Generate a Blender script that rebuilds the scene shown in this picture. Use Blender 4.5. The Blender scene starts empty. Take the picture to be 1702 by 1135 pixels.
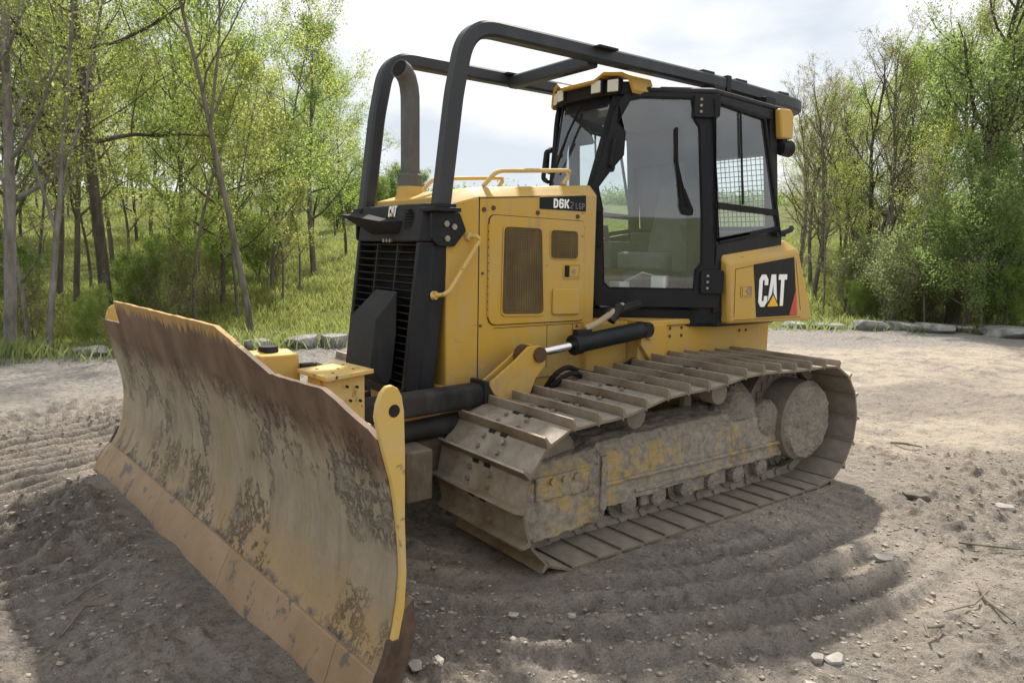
import bpy, math, random
import numpy as np
from mathutils import Vector, Matrix
R = math.radians
scene = bpy.context.scene
COL = scene.collection

# ------------------------------------------------------------------ camera, sky, sun
cam_data = bpy.data.cameras.new("camera")
cam = bpy.data.objects.new("camera", cam_data); COL.objects.link(cam)
CAM = np.array([4.884, 3.964, 1.593])
def rot_xyz(rx, ry, rz):
    return Matrix.Rotation(rz, 3, 'Z') @ Matrix.Rotation(ry, 3, 'Y') @ Matrix.Rotation(rx, 3, 'X')
cm = rot_xyz(R(82.885), R(-1.025), R(142.991)).to_4x4()
cm.translation = Vector(CAM)
cam.matrix_world = cm
cam_data.sensor_width = 36.0
cam_data.lens = 1226.8 / 1702 * 36
cam_data.clip_start = 0.05
cam_data.clip_end = 3000
scene.camera = cam

SUN = Vector((-0.455, -0.490, 0.742)).normalized()
sun_d = bpy.data.lights.new("sun", 'SUN'); sun_d.energy = 5.0; sun_d.angle = R(1.8); sun_d.color = (1.0, 0.93, 0.83)
sun = bpy.data.objects.new("sun", sun_d); COL.objects.link(sun)
sun.rotation_euler = SUN.to_track_quat('Z', 'Y').to_euler()
sun.location = (0, 0, 30)

w = bpy.data.worlds.new("World"); scene.world = w; w.use_nodes = True
nt = w.node_tree; N = nt.nodes; L = nt.links
for n in list(N): N.remove(n)
out = N.new('ShaderNodeOutputWorld'); bg = N.new('ShaderNodeBackground'); bg.inputs[1].default_value = 0.1
sky = N.new('ShaderNodeTexSky'); sky.sky_type = 'NISHITA'; sky.sun_disc = False
sky.sun_elevation = math.asin(SUN.z); sky.sun_rotation = math.atan2(SUN.x, SUN.y)
tc = N.new('ShaderNodeTexCoord'); mp = N.new('ShaderNodeMapping'); mp.inputs['Scale'].default_value = (1.6, 1.6, 4.2)
mp.inputs['Location'].default_value = (0.35, 1.7, 0.2)
n1 = N.new('ShaderNodeTexNoise'); n1.inputs['Scale'].default_value = 1.5; n1.inputs['Detail'].default_value = 7; n1.inputs['Roughness'].default_value = 0.52
r1 = N.new('ShaderNodeValToRGB'); e = r1.color_ramp.elements
e[0].position = 0.36; e[0].color = (5.4, 5.8, 6.35, 1); e[1].position = 0.56; e[1].color = (8.3, 8.3, 8.3, 1)
e2 = r1.color_ramp.elements.new(0.47); e2.color = (7.2, 7.4, 7.6, 1)
mx = N.new('ShaderNodeMix'); mx.data_type = 'RGBA'; mx.inputs[0].default_value = 0.93
L.new(tc.outputs['Generated'], mp.inputs[0]); L.new(mp.outputs[0], n1.inputs['Vector']); L.new(n1.outputs['Fac'], r1.inputs[0])
L.new(sky.outputs[0], mx.inputs[6]); L.new(r1.outputs[0], mx.inputs[7]); L.new(mx.outputs[2], bg.inputs[0]); L.new(bg.outputs[0], out.inputs[0])

vs = scene.view_settings
vs.view_transform = 'Standard'; vs.look = 'None'; vs.exposure = 0.48; vs.gamma = 1.0
vs.use_curve_mapping = False

# ------------------------------------------------------------------ node helpers and materials
class NT:
    def __init__(s, name):
        s.m = bpy.data.materials.new(name); s.m.use_nodes = True
        s.t = s.m.node_tree; s.n = s.t.nodes; s.l = s.t.links
        s.b = s.n['Principled BSDF']; s.o = s.n['Material Output']
        s.tc = s.n.new('ShaderNodeTexCoord')
    def link(s, a, b): s.l.new(a, b)
    def noise(s, scale, detail=4, rough=0.55, stretch=(1, 1, 1), loc=(0, 0, 0), dist=0.0):
        mp = s.n.new('ShaderNodeMapping'); mp.inputs['Scale'].default_value = stretch; mp.inputs['Location'].default_value = loc
        s.link(s.tc.outputs['Object'], mp.inputs[0])
        n = s.n.new('ShaderNodeTexNoise'); n.inputs['Scale'].default_value = scale; n.inputs['Detail'].default_value = detail
        n.inputs['Roughness'].default_value = rough; n.inputs['Distortion'].default_value = dist
        s.link(mp.outputs[0], n.inputs['Vector']); return n.outputs['Fac']
    def voro(s, scale, feature='F1', stretch=(1, 1, 1)):
        mp = s.n.new('ShaderNodeMapping'); mp.inputs['Scale'].default_value = stretch
        s.link(s.tc.outputs['Object'], mp.inputs[0])
        n = s.n.new('ShaderNodeTexVoronoi'); n.inputs['Scale'].default_value = scale; n.feature = feature
        s.link(mp.outputs[0], n.inputs['Vector']); return n.outputs['Distance']
    def ramp(s, x, a, b, ca=(0, 0, 0), cb=(1, 1, 1)):
        n = s.n.new('ShaderNodeValToRGB'); e = n.color_ramp.elements
        e[0].position = a; e[1].position = b; e[0].color = (*ca, 1); e[1].color = (*cb, 1)
        s.link(x, n.inputs[0]); return n.outputs[0]
    def rng(s, x, a, b, c=0.0, d=1.0):
        n = s.n.new('ShaderNodeMapRange'); n.clamp = True
        for i, v in enumerate((a, b, c, d)): n.inputs[i + 1].default_value = v
        s.link(x, n.inputs[0]); return n.outputs[0]
    def mix(s, f, a, b, mode='MIX'):
        n = s.n.new('ShaderNodeMix'); n.data_type = 'RGBA'; n.blend_type = mode
        for i, v in ((0, f), (6, a), (7, b)):
            if isinstance(v, (int, float)): n.inputs[i].default_value = v
            elif isinstance(v, tuple): n.inputs[i].default_value = (*v, 1)
            else: s.link(v, n.inputs[i])
        return n.outputs[2]
    def math(s, op, a, b=0.0):
        n = s.n.new('ShaderNodeMath'); n.operation = op
        for i, v in ((0, a), (1, b)):
            if isinstance(v, (int, float)): n.inputs[i].default_value = v
            else: s.link(v, n.inputs[i])
        return n.outputs[0]
    def sep(s):
        n = s.n.new('ShaderNodeSeparateXYZ'); s.link(s.tc.outputs['Object'], n.inputs[0]); return n.outputs
    def attr(s, name):
        n = s.n.new('ShaderNodeAttribute'); n.attribute_name = name; return n.outputs['Fac']
    def bump(s, h, strength, dist):
        n = s.n.new('ShaderNodeBump'); n.inputs['Strength'].default_value = strength; n.inputs['Distance'].default_value = dist
        s.link(h, n.inputs['Height'])
        if s.b.inputs['Normal'].is_linked: s.link(s.b.inputs['Normal'].links[0].from_socket, n.inputs['Normal'])
        s.link(n.outputs[0], s.b.inputs['Normal'])
    def col(s, c): 
        if isinstance(c, tuple): s.b.inputs['Base Color'].default_value = (*c, 1)
        else: s.link(c, s.b.inputs['Base Color'])
    def set(s, rough=None, metal=None, spec=None):
        if rough is not None:
            if isinstance(rough, (int, float)): s.b.inputs['Roughness'].default_value = rough
            else: s.link(rough, s.b.inputs['Roughness'])
        if metal is not None: s.b.inputs['Metallic'].default_value = metal
        if spec is not None: s.b.inputs['Specular IOR Level'].default_value = spec

def paint(name, base, dust, amt, rough=0.42, scale=2.2, chip=None, spec=0.5, splash=None):
    t = NT(name)
    f = t.rng(t.noise(scale, 7, 0.62), 0.40, 0.72, 0.0, amt)
    f2 = t.rng(t.noise(scale * 5, 5, 0.6, (1, 1, 0.25)), 0.50, 0.72, 0.0, amt * 0.8)
    c = t.mix(f, base, dust); c = t.mix(f2, c, dust)
    if splash:
        zs = t.math('ADD', t.sep()[2], t.math('MULTIPLY', t.math('SUBTRACT', t.noise(3.5, 7, 0.68), 0.5), 0.9))
        k = t.math('MULTIPLY', t.rng(zs, splash, splash - 0.35), t.rng(t.noise(20, 6, 0.7), 0.40, 0.60, 0.15, 0.85)); c = t.mix(k, c, (0.30, 0.245, 0.175))
        drip = t.math('MULTIPLY', t.rng(t.noise(9, 4, 0.6, (1, 1, 0.10), loc=(3, 3, 3)), 0.57, 0.70), t.rng(t.noise(1.6, 3), 0.45, 0.6)); c = t.mix(t.math('MULTIPLY', drip, 0.75), c, (0.34, 0.25, 0.125)); fd = t.rng(t.noise(1.1, 8, 0.72, loc=(6, 6, 1)), 0.50, 0.70, 0, 0.5); c = t.mix(fd, c, (0.44, 0.335, 0.175))
        sc = t.math('MULTIPLY', t.rng(t.noise(55, 3, 0.5, (0.35, 1, 1)), 0.685, 0.70), t.rng(t.noise(2.3, 3), 0.5, 0.6)); c = t.mix(t.math('MULTIPLY', sc, 0.8), c, (0.10, 0.07, 0.045))
    if chip:
        k = t.rng(t.noise(26, 3, 0.5), 0.70, 0.73); c = t.mix(k, c, chip)
        k2 = t.math('MULTIPLY', t.rng(t.noise(11, 6, 0.7, loc=(8, 1, 4)), 0.60, 0.63), 0.8); c = t.mix(k2, c, (0.24, 0.17, 0.10))
    t.col(c); t.set(t.rng(f, 0, amt + 1e-4, rough, rough + 0.25), 0, spec)
    t.bump(t.noise(60, 3), 0.06, 0.004); t.bump(t.noise(2.0, 2), 0.10, 0.02)
    return t.m

DUST = (0.40, 0.33, 0.24)
M = {}
M['yellow'] = paint("yellow_paint", (0.545, 0.322, 0.042), (0.49, 0.345, 0.135), 0.85, 0.45, spec=0.32, splash=1.02)
M['yellow_worn'] = paint("worn_yellow_paint", (0.62, 0.40, 0.085), (0.55, 0.43, 0.22), 0.8, 0.55, 3.0, chip=(0.06, 0.035, 0.02))
M['black'] = paint("black_paint", (0.010, 0.0115, 0.015), (0.045, 0.043, 0.040), 0.35, 0.42, spec=0.22)
M['black_dusty'] = paint("dusty_black_paint", (0.012, 0.012, 0.014), (0.075, 0.067, 0.056), 0.6, 0.55, spec=0.22)
M['charcoal'] = paint("charcoal_panel", (0.019, 0.020, 0.023), (0.07, 0.066, 0.06), 0.35, 0.55, spec=0.22)
M['tube'] = paint("dark_tube_paint", (0.014, 0.017, 0.024), (0.075, 0.073, 0.072), 0.35, 0.42, 1.3)
M['brown_grille'] = paint("dirty_mesh_screen", (0.085, 0.060, 0.026), (0.17, 0.12, 0.05), 0.9, 0.85, 4)
M['exhaust'] = paint("scorched_exhaust_steel", (0.082, 0.080, 0.079), (0.150, 0.140, 0.130), 0.8, 0.65, 5)
M['rubber'] = paint("black_rubber", (0.010, 0.010, 0.011), (0.045, 0.042, 0.04), 0.4, 0.7, spec=0.2)
M['dark'] = paint("dark_void", (0.006, 0.006, 0.007), (0.015, 0.014, 0.012), 0.5, 0.8)
M['white'] = paint("white_decal", (0.90, 0.90, 0.90), (0.80, 0.78, 0.74), 0.3, 0.4)
M['greylet'] = paint("grey_decal", (0.20, 0.20, 0.20), (0.3, 0.3, 0.3), 0.3, 0.4)
M['decal_black'] = paint("black_decal", (0.011, 0.011, 0.012), (0.035, 0.035, 0.035), 0.3, 0.45, spec=0.2)
M['decal_yellow'] = paint("yellow_decal", (0.85, 0.43, 0.02), (0.8, 0.5, 0.1), 0.3, 0.4)
M['decal_red'] = paint("red_decal", (0.50, 0.05, 0.03), (0.5, 0.15, 0.08), 0.3, 0.4)
M['hose'] = paint("tan_hose_sleeve", (0.42, 0.32, 0.19), (0.30, 0.25, 0.18), 0.6, 0.8, 8)
M['beam'] = paint("dusty_brown_beam", (0.11, 0.082, 0.058), (0.22, 0.18, 0.135), 0.8, 0.85, 5)
M['seat'] = paint("grey_seat_fabric", (0.15, 0.155, 0.165), (0.22, 0.22, 0.22), 0.5, 0.9, 6)
M['interior'] = paint("grey_cab_trim", (0.09, 0.095, 0.105), (0.15, 0.15, 0.148), 0.5, 0.8)
M['paper'] = paint("pale_papers", (0.65, 0.66, 0.64), (0.5, 0.5, 0.48), 0.3, 0.8)

t = NT("chrome_rod"); t.col((0.75, 0.76, 0.78)); t.set(0.12, 1.0); M['chrome'] = t.m
t = NT("bolt_steel"); t.col(t.mix(t.noise(30), (0.22, 0.19, 0.16), (0.38, 0.35, 0.30))); t.set(0.5, 0.6); M['bolt'] = t.m
t = NT("rust_bolt"); t.col(t.mix(t.noise(30), (0.07, 0.035, 0.02), (0.14, 0.08, 0.045))); t.set(0.7, 0.3); M['rustbolt'] = t.m
t = NT("lamp_lens"); t.col((0.85, 0.84, 0.76)); t.set(0.12, 0.0, 0.6); t.bump(t.voro(90), 0.5, 0.004); M['lens'] = t.m

# worn dusty track steel
t = NT("worn_track_steel")
f = t.noise(3.0, 7, 0.65); g = t.noise(14, 5, 0.6)
c = t.mix(t.rng(f, 0.38, 0.64), (0.150, 0.113, 0.074), (0.315, 0.262, 0.195))
c = t.mix(t.rng(g, 0.50, 0.70, 0, 0.7), c, (0.23, 0.20, 0.165))
c = t.mix(t.rng(t.noise(5, 5, 0.6, loc=(3, 1, 2)), 0.58, 0.70, 0, 0.5), c, (0.26, 0.15, 0.065))
t.col(c); t.set(t.rng(g, 0.35, 0.65, 0.48, 0.75), 0.25); t.bump(g, 0.30, 0.01); t.bump(t.noise(70, 3), 0.25, 0.004); M['track'] = t.m

t = NT("worn_grouser_edge"); f = t.noise(12, 5, 0.6); t.col(t.mix(t.rng(f, 0.35, 0.65), (0.30, 0.25, 0.19), (0.52, 0.47, 0.40))); t.set(0.42, 0.5); M['wornedge'] = t.m
t = NT("dusty_shoe_plate")
f = t.noise(5, 7, 0.66); g = t.noise(22, 5, 0.62)
c = t.mix(t.rng(f, 0.36, 0.62), (0.20, 0.165, 0.125), (0.37, 0.325, 0.265)); c = t.mix(t.rng(g, 0.5, 0.68, 0, 0.6), c, (0.25, 0.235, 0.215)); c = t.mix(t.rng(t.noise(7, 4, loc=(2, 2, 9)), 0.58, 0.68, 0, 0.5), c, (0.19, 0.115, 0.06))
t.col(c); t.set(0.62, 0.12, 0.35); t.bump(g, 0.4, 0.008); M['platedust'] = t.m

# mud-caked, over worn yellow paint (undercarriage)
t = NT("mud_over_yellow")
f = t.noise(4.2, 7, 0.62, (1, 1, 0.45)); g = t.noise(30, 5, 0.65)
c = t.mix(t.rng(g, 0.35, 0.65), (0.225, 0.195, 0.162), (0.36, 0.318, 0.265))
patch = t.rng(t.noise(4.5, 6, 0.62, (1.3, 1, 0.7), loc=(5, 2, 1)), 0.505, 0.545)
drip = t.rng(t.noise(11, 5, 0.65, (1.3, 1, 0.7)), 0.40, 0.52)
zz = t.sep()[2]
k = t.math('MULTIPLY', t.math('MULTIPLY', patch, drip), t.rng(zz, 0.50, 0.545, 1.0, 0.0))
c = t.mix(t.rng(f, 0.52, 0.66, 0, 0.55), c, (0.16, 0.135, 0.108))
k = t.math('MULTIPLY', k, t.rng(t.noise(24, 5, 0.7), 0.36, 0.50)); c = t.mix(t.math('MULTIPLY', k, 0.85), c, (0.45, 0.32, 0.12))
t.col(c); t.set(0.9, 0, 0.2); t.bump(f, 0.5, 0.03); t.bump(g, 0.5, 0.012); M['mudyellow'] = t.m

t = NT("caked_mud")
f = t.noise(7, 8, 0.72); g = t.voro(42); h = t.noise(38, 5, 0.7)
c = t.mix(t.rng(f, 0.35, 0.65), (0.23, 0.20, 0.17), (0.38, 0.34, 0.29)); c = t.mix(t.rng(h, 0.5, 0.72, 0, 0.6), c, (0.40, 0.355, 0.30))
t.col(c); t.set(0.95, 0, 0.15); t.bump(h, 0.9, 0.03); t.bump(g, 0.6, 0.02); M['mud'] = t.m

t = NT("dry_dirt_film")
f = t.noise(5, 7, 0.65); c = t.mix(t.rng(f, 0.35, 0.65), (0.195, 0.168, 0.138), (0.30, 0.265, 0.222))
t.col(c); t.set(0.9, 0, 0.2); t.bump(f, 0.35, 0.02); t.bump(t.noise(45, 4, 0.6), 0.3, 0.006); M['dirtfilm'] = t.m

# blade face : dried mud, rust band, yellow streaks, clods
t = NT("muddy_rusty_blade")
X, Y, Z = t.sep()
n_big = t.noise(1.7, 7, 0.62, (1, 1, 0.7)); n_med = t.noise(5.5, 7, 0.62, (1, 1, 0.55)); n_fine = t.noise(34, 6, 0.68)
streak = t.noise(7.5, 5, 0.6, (1, 1.0, 0.16)); scratch = t.noise(30, 4, 0.6, (1, 1.0, 0.05))
c = t.mix(t.rng(n_med, 0.36, 0.64), (0.255, 0.210, 0.150), (0.345, 0.292, 0.215))
yel = t.math('MULTIPLY', t.rng(streak, 0.44, 0.62), t.rng(t.noise(1.3, 5, 0.6, loc=(2, 7, 1)), 0.40, 0.58))
c = t.mix(t.math('MULTIPLY', yel, 0.26), c, (0.38, 0.27, 0.11))
c = t.mix(t.rng(scratch, 0.54, 0.66, 0, 0.25), c, (0.40, 0.355, 0.285)); c = t.mix(t.rng(scratch, 0.46, 0.34, 0, 0.3), c, (0.16, 0.125, 0.09))
low = t.math('MULTIPLY', t.rng(t.math('ADD', Z, t.math('MULTIPLY', t.math('SUBTRACT', n_big, 0.5), 0.5)), 0.50, 0.30), t.math('MULTIPLY', t.rng(Y, -1.2, 1.4, 0.35, 1.0), t.rng(n_big, 0.36, 0.52, 0.35, 1.0)))
c = t.mix(t.math('MULTIPLY', low, 0.62), c, t.mix(t.rng(scratch, 0.4, 0.6), (0.38, 0.225, 0.072), (0.32, 0.195, 0.08)))
zr = t.math('ADD', Z, t.math('MULTIPLY', t.math('SUBTRACT', t.noise(3.2, 6, 0.65, (1, 1, 0.35)), 0.5), 0.50))
zr = t.math('ADD', zr, t.math('MULTIPLY', t.math('SUBTRACT', scratch, 0.5), 0.22))
rust = t.rng(zr, 0.80, 0.93)
rc = t.mix(t.rng(n_med, 0.4, 0.62), (0.112, 0.066, 0.042), (0.178, 0.114, 0.075))
c = t.mix(rust, c, rc)
edge = t.math('ADD', Z, t.math('MULTIPLY', t.math('SUBTRACT', scratch, 0.5), 0.22))
c = t.mix(t.math('MULTIPLY', t.rng(edge, 1.165, 1.20), 0.9), c, (0.42, 0.26, 0.085))
cb_ = t.math('ADD', t.math('MULTIPLY', t.noise(4.5, 9, 0.72, (1, 1, 0.8), loc=(1, 4, 3)), 0.62), t.math('MULTIPLY', t.noise(26, 6, 0.72, (1, 1, .8)), 0.38))
clodm = t.math('MULTIPLY', t.rng(cb_, 0.505, 0.545), t.math('MULTIPLY', t.rng(Z, 1.0, 0.86), t.rng(t.noise(1.7, 3, 0.5, loc=(9, 2, 5)), 0.44, 0.54)))
cl = t.mix(t.rng(n_fine, 0.42, 0.60), (0.115, 0.100, 0.084), (0.31, 0.27, 0.22))
c = t.mix(t.math('MULTIPLY', clodm, 0.62), c, cl)
c = t.mix(t.rng(n_fine, 0.55, 0.75, 0, 0.35), c, (0.13, 0.105, 0.078))
seam = t.math('MULTIPLY', t.rng(t.math('ABSOLUTE', t.math('SUBTRACT', Z, t.math('ADD', 0.19, t.math('MULTIPLY', t.math('SUBTRACT', n_med, 0.5), 0.10)))), 0.03, 0.012), t.rng(t.noise(9, 4), 0.47, 0.56))
c = t.mix(t.math('MULTIPLY', seam, 0.85), c, (0.115, 0.105, 0.095))
t.col(c); t.set(0.72, 0.0, 0.35)
hb = t.math('ADD', t.math('MULTIPLY', clodm, 1.0), t.math('MULTIPLY', n_fine, t.math('ADD', 0.15, clodm)))
t.bump(hb, 0.8, 0.02); t.bump(n_med, 0.25, 0.02); M['blade'] = t.m
t = NT("worn_cutting_edge")
f = t.noise(4, 7, 0.62); g = t.noise(30, 5, 0.65)
c = t.mix(t.rng(f, 0.36, 0.62), (0.285, 0.185, 0.10), (0.345, 0.24, 0.145)); c = t.mix(t.rng(g, 0.52, 0.7, 0, 0.55), c, (0.27, 0.21, 0.15))
c = t.mix(t.rng(t.noise(8, 5, 0.6, loc=(4, 4, 4)), 0.60, 0.65, 0, 0.85), c, (0.125, 0.112, 0.098))
t.col(c); t.set(0.65, 0.15); t.bump(g, 0.35, 0.008); M['cutting'] = t.m
t = NT("dark_rusty_rim"); f = t.noise(9, 6, 0.65); t.col(t.mix(t.rng(f, 0.35, 0.65), (0.055, 0.036, 0.026), (0.14, 0.09, 0.06))); t.set(0.75, 0.2); M['rim'] = t.m

# glass : thin pane, tinted, dusty
t = NT("dusty_cab_glass")
tr = t.n.new('ShaderNodeBsdfTransparent'); tr.inputs[0].default_value = (0.88, 0.95, 0.95, 1)
gl = t.n.new('ShaderNodeBsdfGlossy'); gl.inputs['Roughness'].default_value = 0.02; gl.inputs[0].default_value = (1, 1, 1, 1)
df = t.n.new('ShaderNodeBsdfDiffuse'); df.inputs[0].default_value = (0.42, 0.46, 0.49, 1)
lw = t.n.new('ShaderNodeLayerWeight'); lw.inputs[0].default_value = 0.5
fr = t.math('ADD', t.math('MULTIPLY', t.math('POWER', lw.outputs['Facing'], 5.0), 0.85), 0.115)
m1 = t.n.new('ShaderNodeMixShader'); m2 = t.n.new('ShaderNodeMixShader')
t.link(t.rng(t.noise(2.5, 6, 0.6), 0.35, 0.7, 0.05, 0.14), m1.inputs[0]); t.link(tr.outputs[0], m1.inputs[1]); t.link(df.outputs[0], m1.inputs[2])
t.link(fr, m2.inputs[0]); t.link(m1.outputs[0], m2.inputs[1]); t.link(gl.outputs[0], m2.inputs[2]); t.link(m2.outputs[0], t.o.inputs[0])
M['glass'] = t.m

def leaf_mat(name, a, b, tr):
    t = NT(name); f = t.noise(2.6, 3, 0.6); g = t.noise(11, 2)
    oi = t.n.new('ShaderNodeObjectInfo')
    c = t.mix(t.rng(t.math('ADD', f, t.math('MULTIPLY', t.math('SUBTRACT', oi.outputs['Random'], 0.5), 0.4)), 0.32, 0.68), a, b); c = t.mix(t.rng(g, 0.4, 0.7, 0, 0.55), c, tuple(x * 0.55 for x in a))
    t.col(c); t.set(0.65, 0, 0.10)
    ts = t.n.new('ShaderNodeBsdfTranslucent'); t.link(t.mix(1.0, c, tr, 'MULTIPLY'), ts.inputs[0])
    ms = t.n.new('ShaderNodeMixShader'); ms.inputs[0].default_value = 0.62
    t.link(t.b.outputs[0], ms.inputs[1]); t.link(ts.outputs[0], ms.inputs[2]); t.link(ms.outputs[0], t.o.inputs[0]); return t.m
M['leaf_yellow'] = leaf_mat("yellow_green_leaves", (0.29, 0.33, 0.11), (0.41, 0.43, 0.17), (1.45, 1.5, 1.1))
M['leaf_lime'] = leaf_mat("lime_green_leaves", (0.235, 0.31, 0.095), (0.34, 0.4, 0.14), (1.45, 1.55, 1.05))
M['leaf_green'] = leaf_mat("fresh_green_leaves", (0.20, 0.265, 0.11), (0.28, 0.335, 0.15), (1.4, 1.5, 1.05))
M['leaf_deep'] = leaf_mat("deep_green_leaves", (0.15, 0.21, 0.075), (0.21, 0.27, 0.1), (1.4, 1.5, 1.0))
M['leaf_pale'] = leaf_mat("pale_grey_green_leaves", (0.25, 0.28, 0.15), (0.34, 0.36, 0.22), (1.3, 1.4, 1.0))
M['leaf_bud'] = leaf_mat("brownish_spring_buds", (0.26, 0.25, 0.12), (0.34, 0.32, 0.17), (1.3, 1.3, 1.0))
M['grass'] = leaf_mat("spring_grass_blades", (0.2, 0.23, 0.075), (0.33, 0.33, 0.145), (1.35, 1.45, 1.0))
def bark(name, a, b):
    t = NT(name); f = t.noise(9, 6, 0.65, (1, 1, 0.3)); g = t.noise(3, 3)
    c = t.mix(t.rng(f, 0.35, 0.65), a, b); c = t.mix(t.rng(g, 0.5, 0.7, 0, 0.4), c, b)
    t.col(c); t.set(0.9, 0, 0.2); t.bump(f, 0.6, 0.02); return t.m
M['bark_grey'] = bark("pale_grey_bark", (0.12, 0.108, 0.096), (0.26, 0.24, 0.215))
M['bark_dark'] = bark("dark_bark", (0.055, 0.045, 0.036), (0.13, 0.11, 0.09))
M['bark_brown'] = bark("brown_grey_bark", (0.10, 0.085, 0.068), (0.21, 0.185, 0.155))
t = NT("grey_boulder"); f = t.noise(3, 7, 0.65); g = t.noise(18, 5, 0.65)
c = t.mix(t.rng(f, 0.38, 0.62), (0.17, 0.165, 0.155), (0.40, 0.39, 0.37)); c = t.mix(t.rng(g, 0.5, 0.7, 0, 0.6), c, (0.12, 0.12, 0.105))
t.col(c); t.set(0.9, 0, 0.2); t.bump(g, 0.5, 0.03); M['rock'] = t.m
t = NT("pale_stone"); f = t.noise(8, 6, 0.6); t.col(t.mix(t.rng(f, 0.35, 0.65), (0.27, 0.25, 0.22), (0.46, 0.43, 0.39))); t.set(0.9, 0, 0.2); t.bump(f, 0.4, 0.01); M['stone'] = t.m
t = NT("dark_stone"); f = t.noise(8, 6, 0.6); t.col(t.mix(t.rng(f, 0.35, 0.65), (0.10, 0.09, 0.075), (0.20, 0.175, 0.15))); t.set(0.9, 0, 0.2); t.bump(f, 0.4, 0.01); M['darkstone'] = t.m
t = NT("earth_clod"); f = t.noise(3, 6, 0.65); g = t.noise(40, 3); t.col(t.mix(t.rng(g, .4, .6, 0, .5), t.mix(t.rng(f, 0.36, 0.64), (0.17, 0.145, 0.12), (0.36, 0.315, 0.26)), (0.42, 0.38, 0.32))); t.set(0.95, 0, 0.1); t.bump(g, .6, .006); M['clod'] = t.m
t = NT("weathered_stick"); f = t.noise(12, 5, 0.6, (1, 1, 1)); t.col(t.mix(t.rng(f, 0.35, 0.65), (0.09, 0.072, 0.055), (0.24, 0.20, 0.16))); t.set(0.9); M['stick'] = t.m

# dirt / grass ground
t = NT("dirt_ground")
n0 = t.noise(0.55, 7, 0.6); n1_ = t.noise(2.6, 8, 0.66); n2 = t.noise(17, 7, 0.70); n3 = t.noise(75, 4, 0.7)
GX_, GY_, GZ_ = t.sep()
tan = t.math('MULTIPLY', t.rng(t.math('ADD', GX_, t.math('MULTIPLY', n0, -3.0)), 0.2, -3.2), t.rng(n0, 0.34, 0.52, 0.45, 1.0))
c = t.mix(t.rng(n0, 0.38, 0.62), (0.500, 0.432, 0.360), (0.420, 0.372, 0.320))
c = t.mix(tan, c, (0.540, 0.465, 0.370))
ch_ = t.attr('churned_shade'); c = t.mix(t.math('MULTIPLY', ch_, 0.8), c, (0.235, 0.205, 0.178))  # churned earth tone, plus shade painted into the soil colour
c = t.mix(t.rng(n1_, 0.44, 0.66, 0, 0.8), c, (0.245, 0.223, 0.200))
c = t.mix(t.rng(n2, 0.50, 0.72, 0, 0.55), c, (0.47, 0.42, 0.355))
c = t.mix(t.rng(n2, 0.47, 0.33, 0, 0.7), c, (0.120, 0.105, 0.090))
c = t.mix(t.rng(n3, 0.50, 0.36, 0, 0.4), c, (0.10, 0.088, 0.075))
pv = t.voro(34); pb = t.rng(pv, 0.16, 0.10); pm = t.math('MULTIPLY', pb, t.rng(t.noise(6, 4), 0.48, 0.56))
c = t.mix(t.math('MULTIPLY', pm, 0.6), c, (0.40, 0.37, 0.33))
gv = t.attr('gravel'); gn = t.voro(16)
gcol = t.mix(t.rng(n2, 0.38, 0.66), (0.17, 0.158, 0.15), (0.40, 0.375, 0.35))
c = t.mix(gv, c, gcol)
gr = t.attr('grassy')
gc = t.mix(t.rng(n1_, 0.4, 0.62), (0.085, 0.105, 0.03), (0.17, 0.185, 0.06))
c = t.mix(gr, c, gc)
t.col(c); t.set(0.95, 0, 0.12)
t.bump(n1_, 0.5, 0.07); t.bump(n2, 0.9, 0.05); t.bump(n3, 0.9, 0.016); t.bump(pb, 0.4, 0.008)
M['ground'] = t.m

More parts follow.
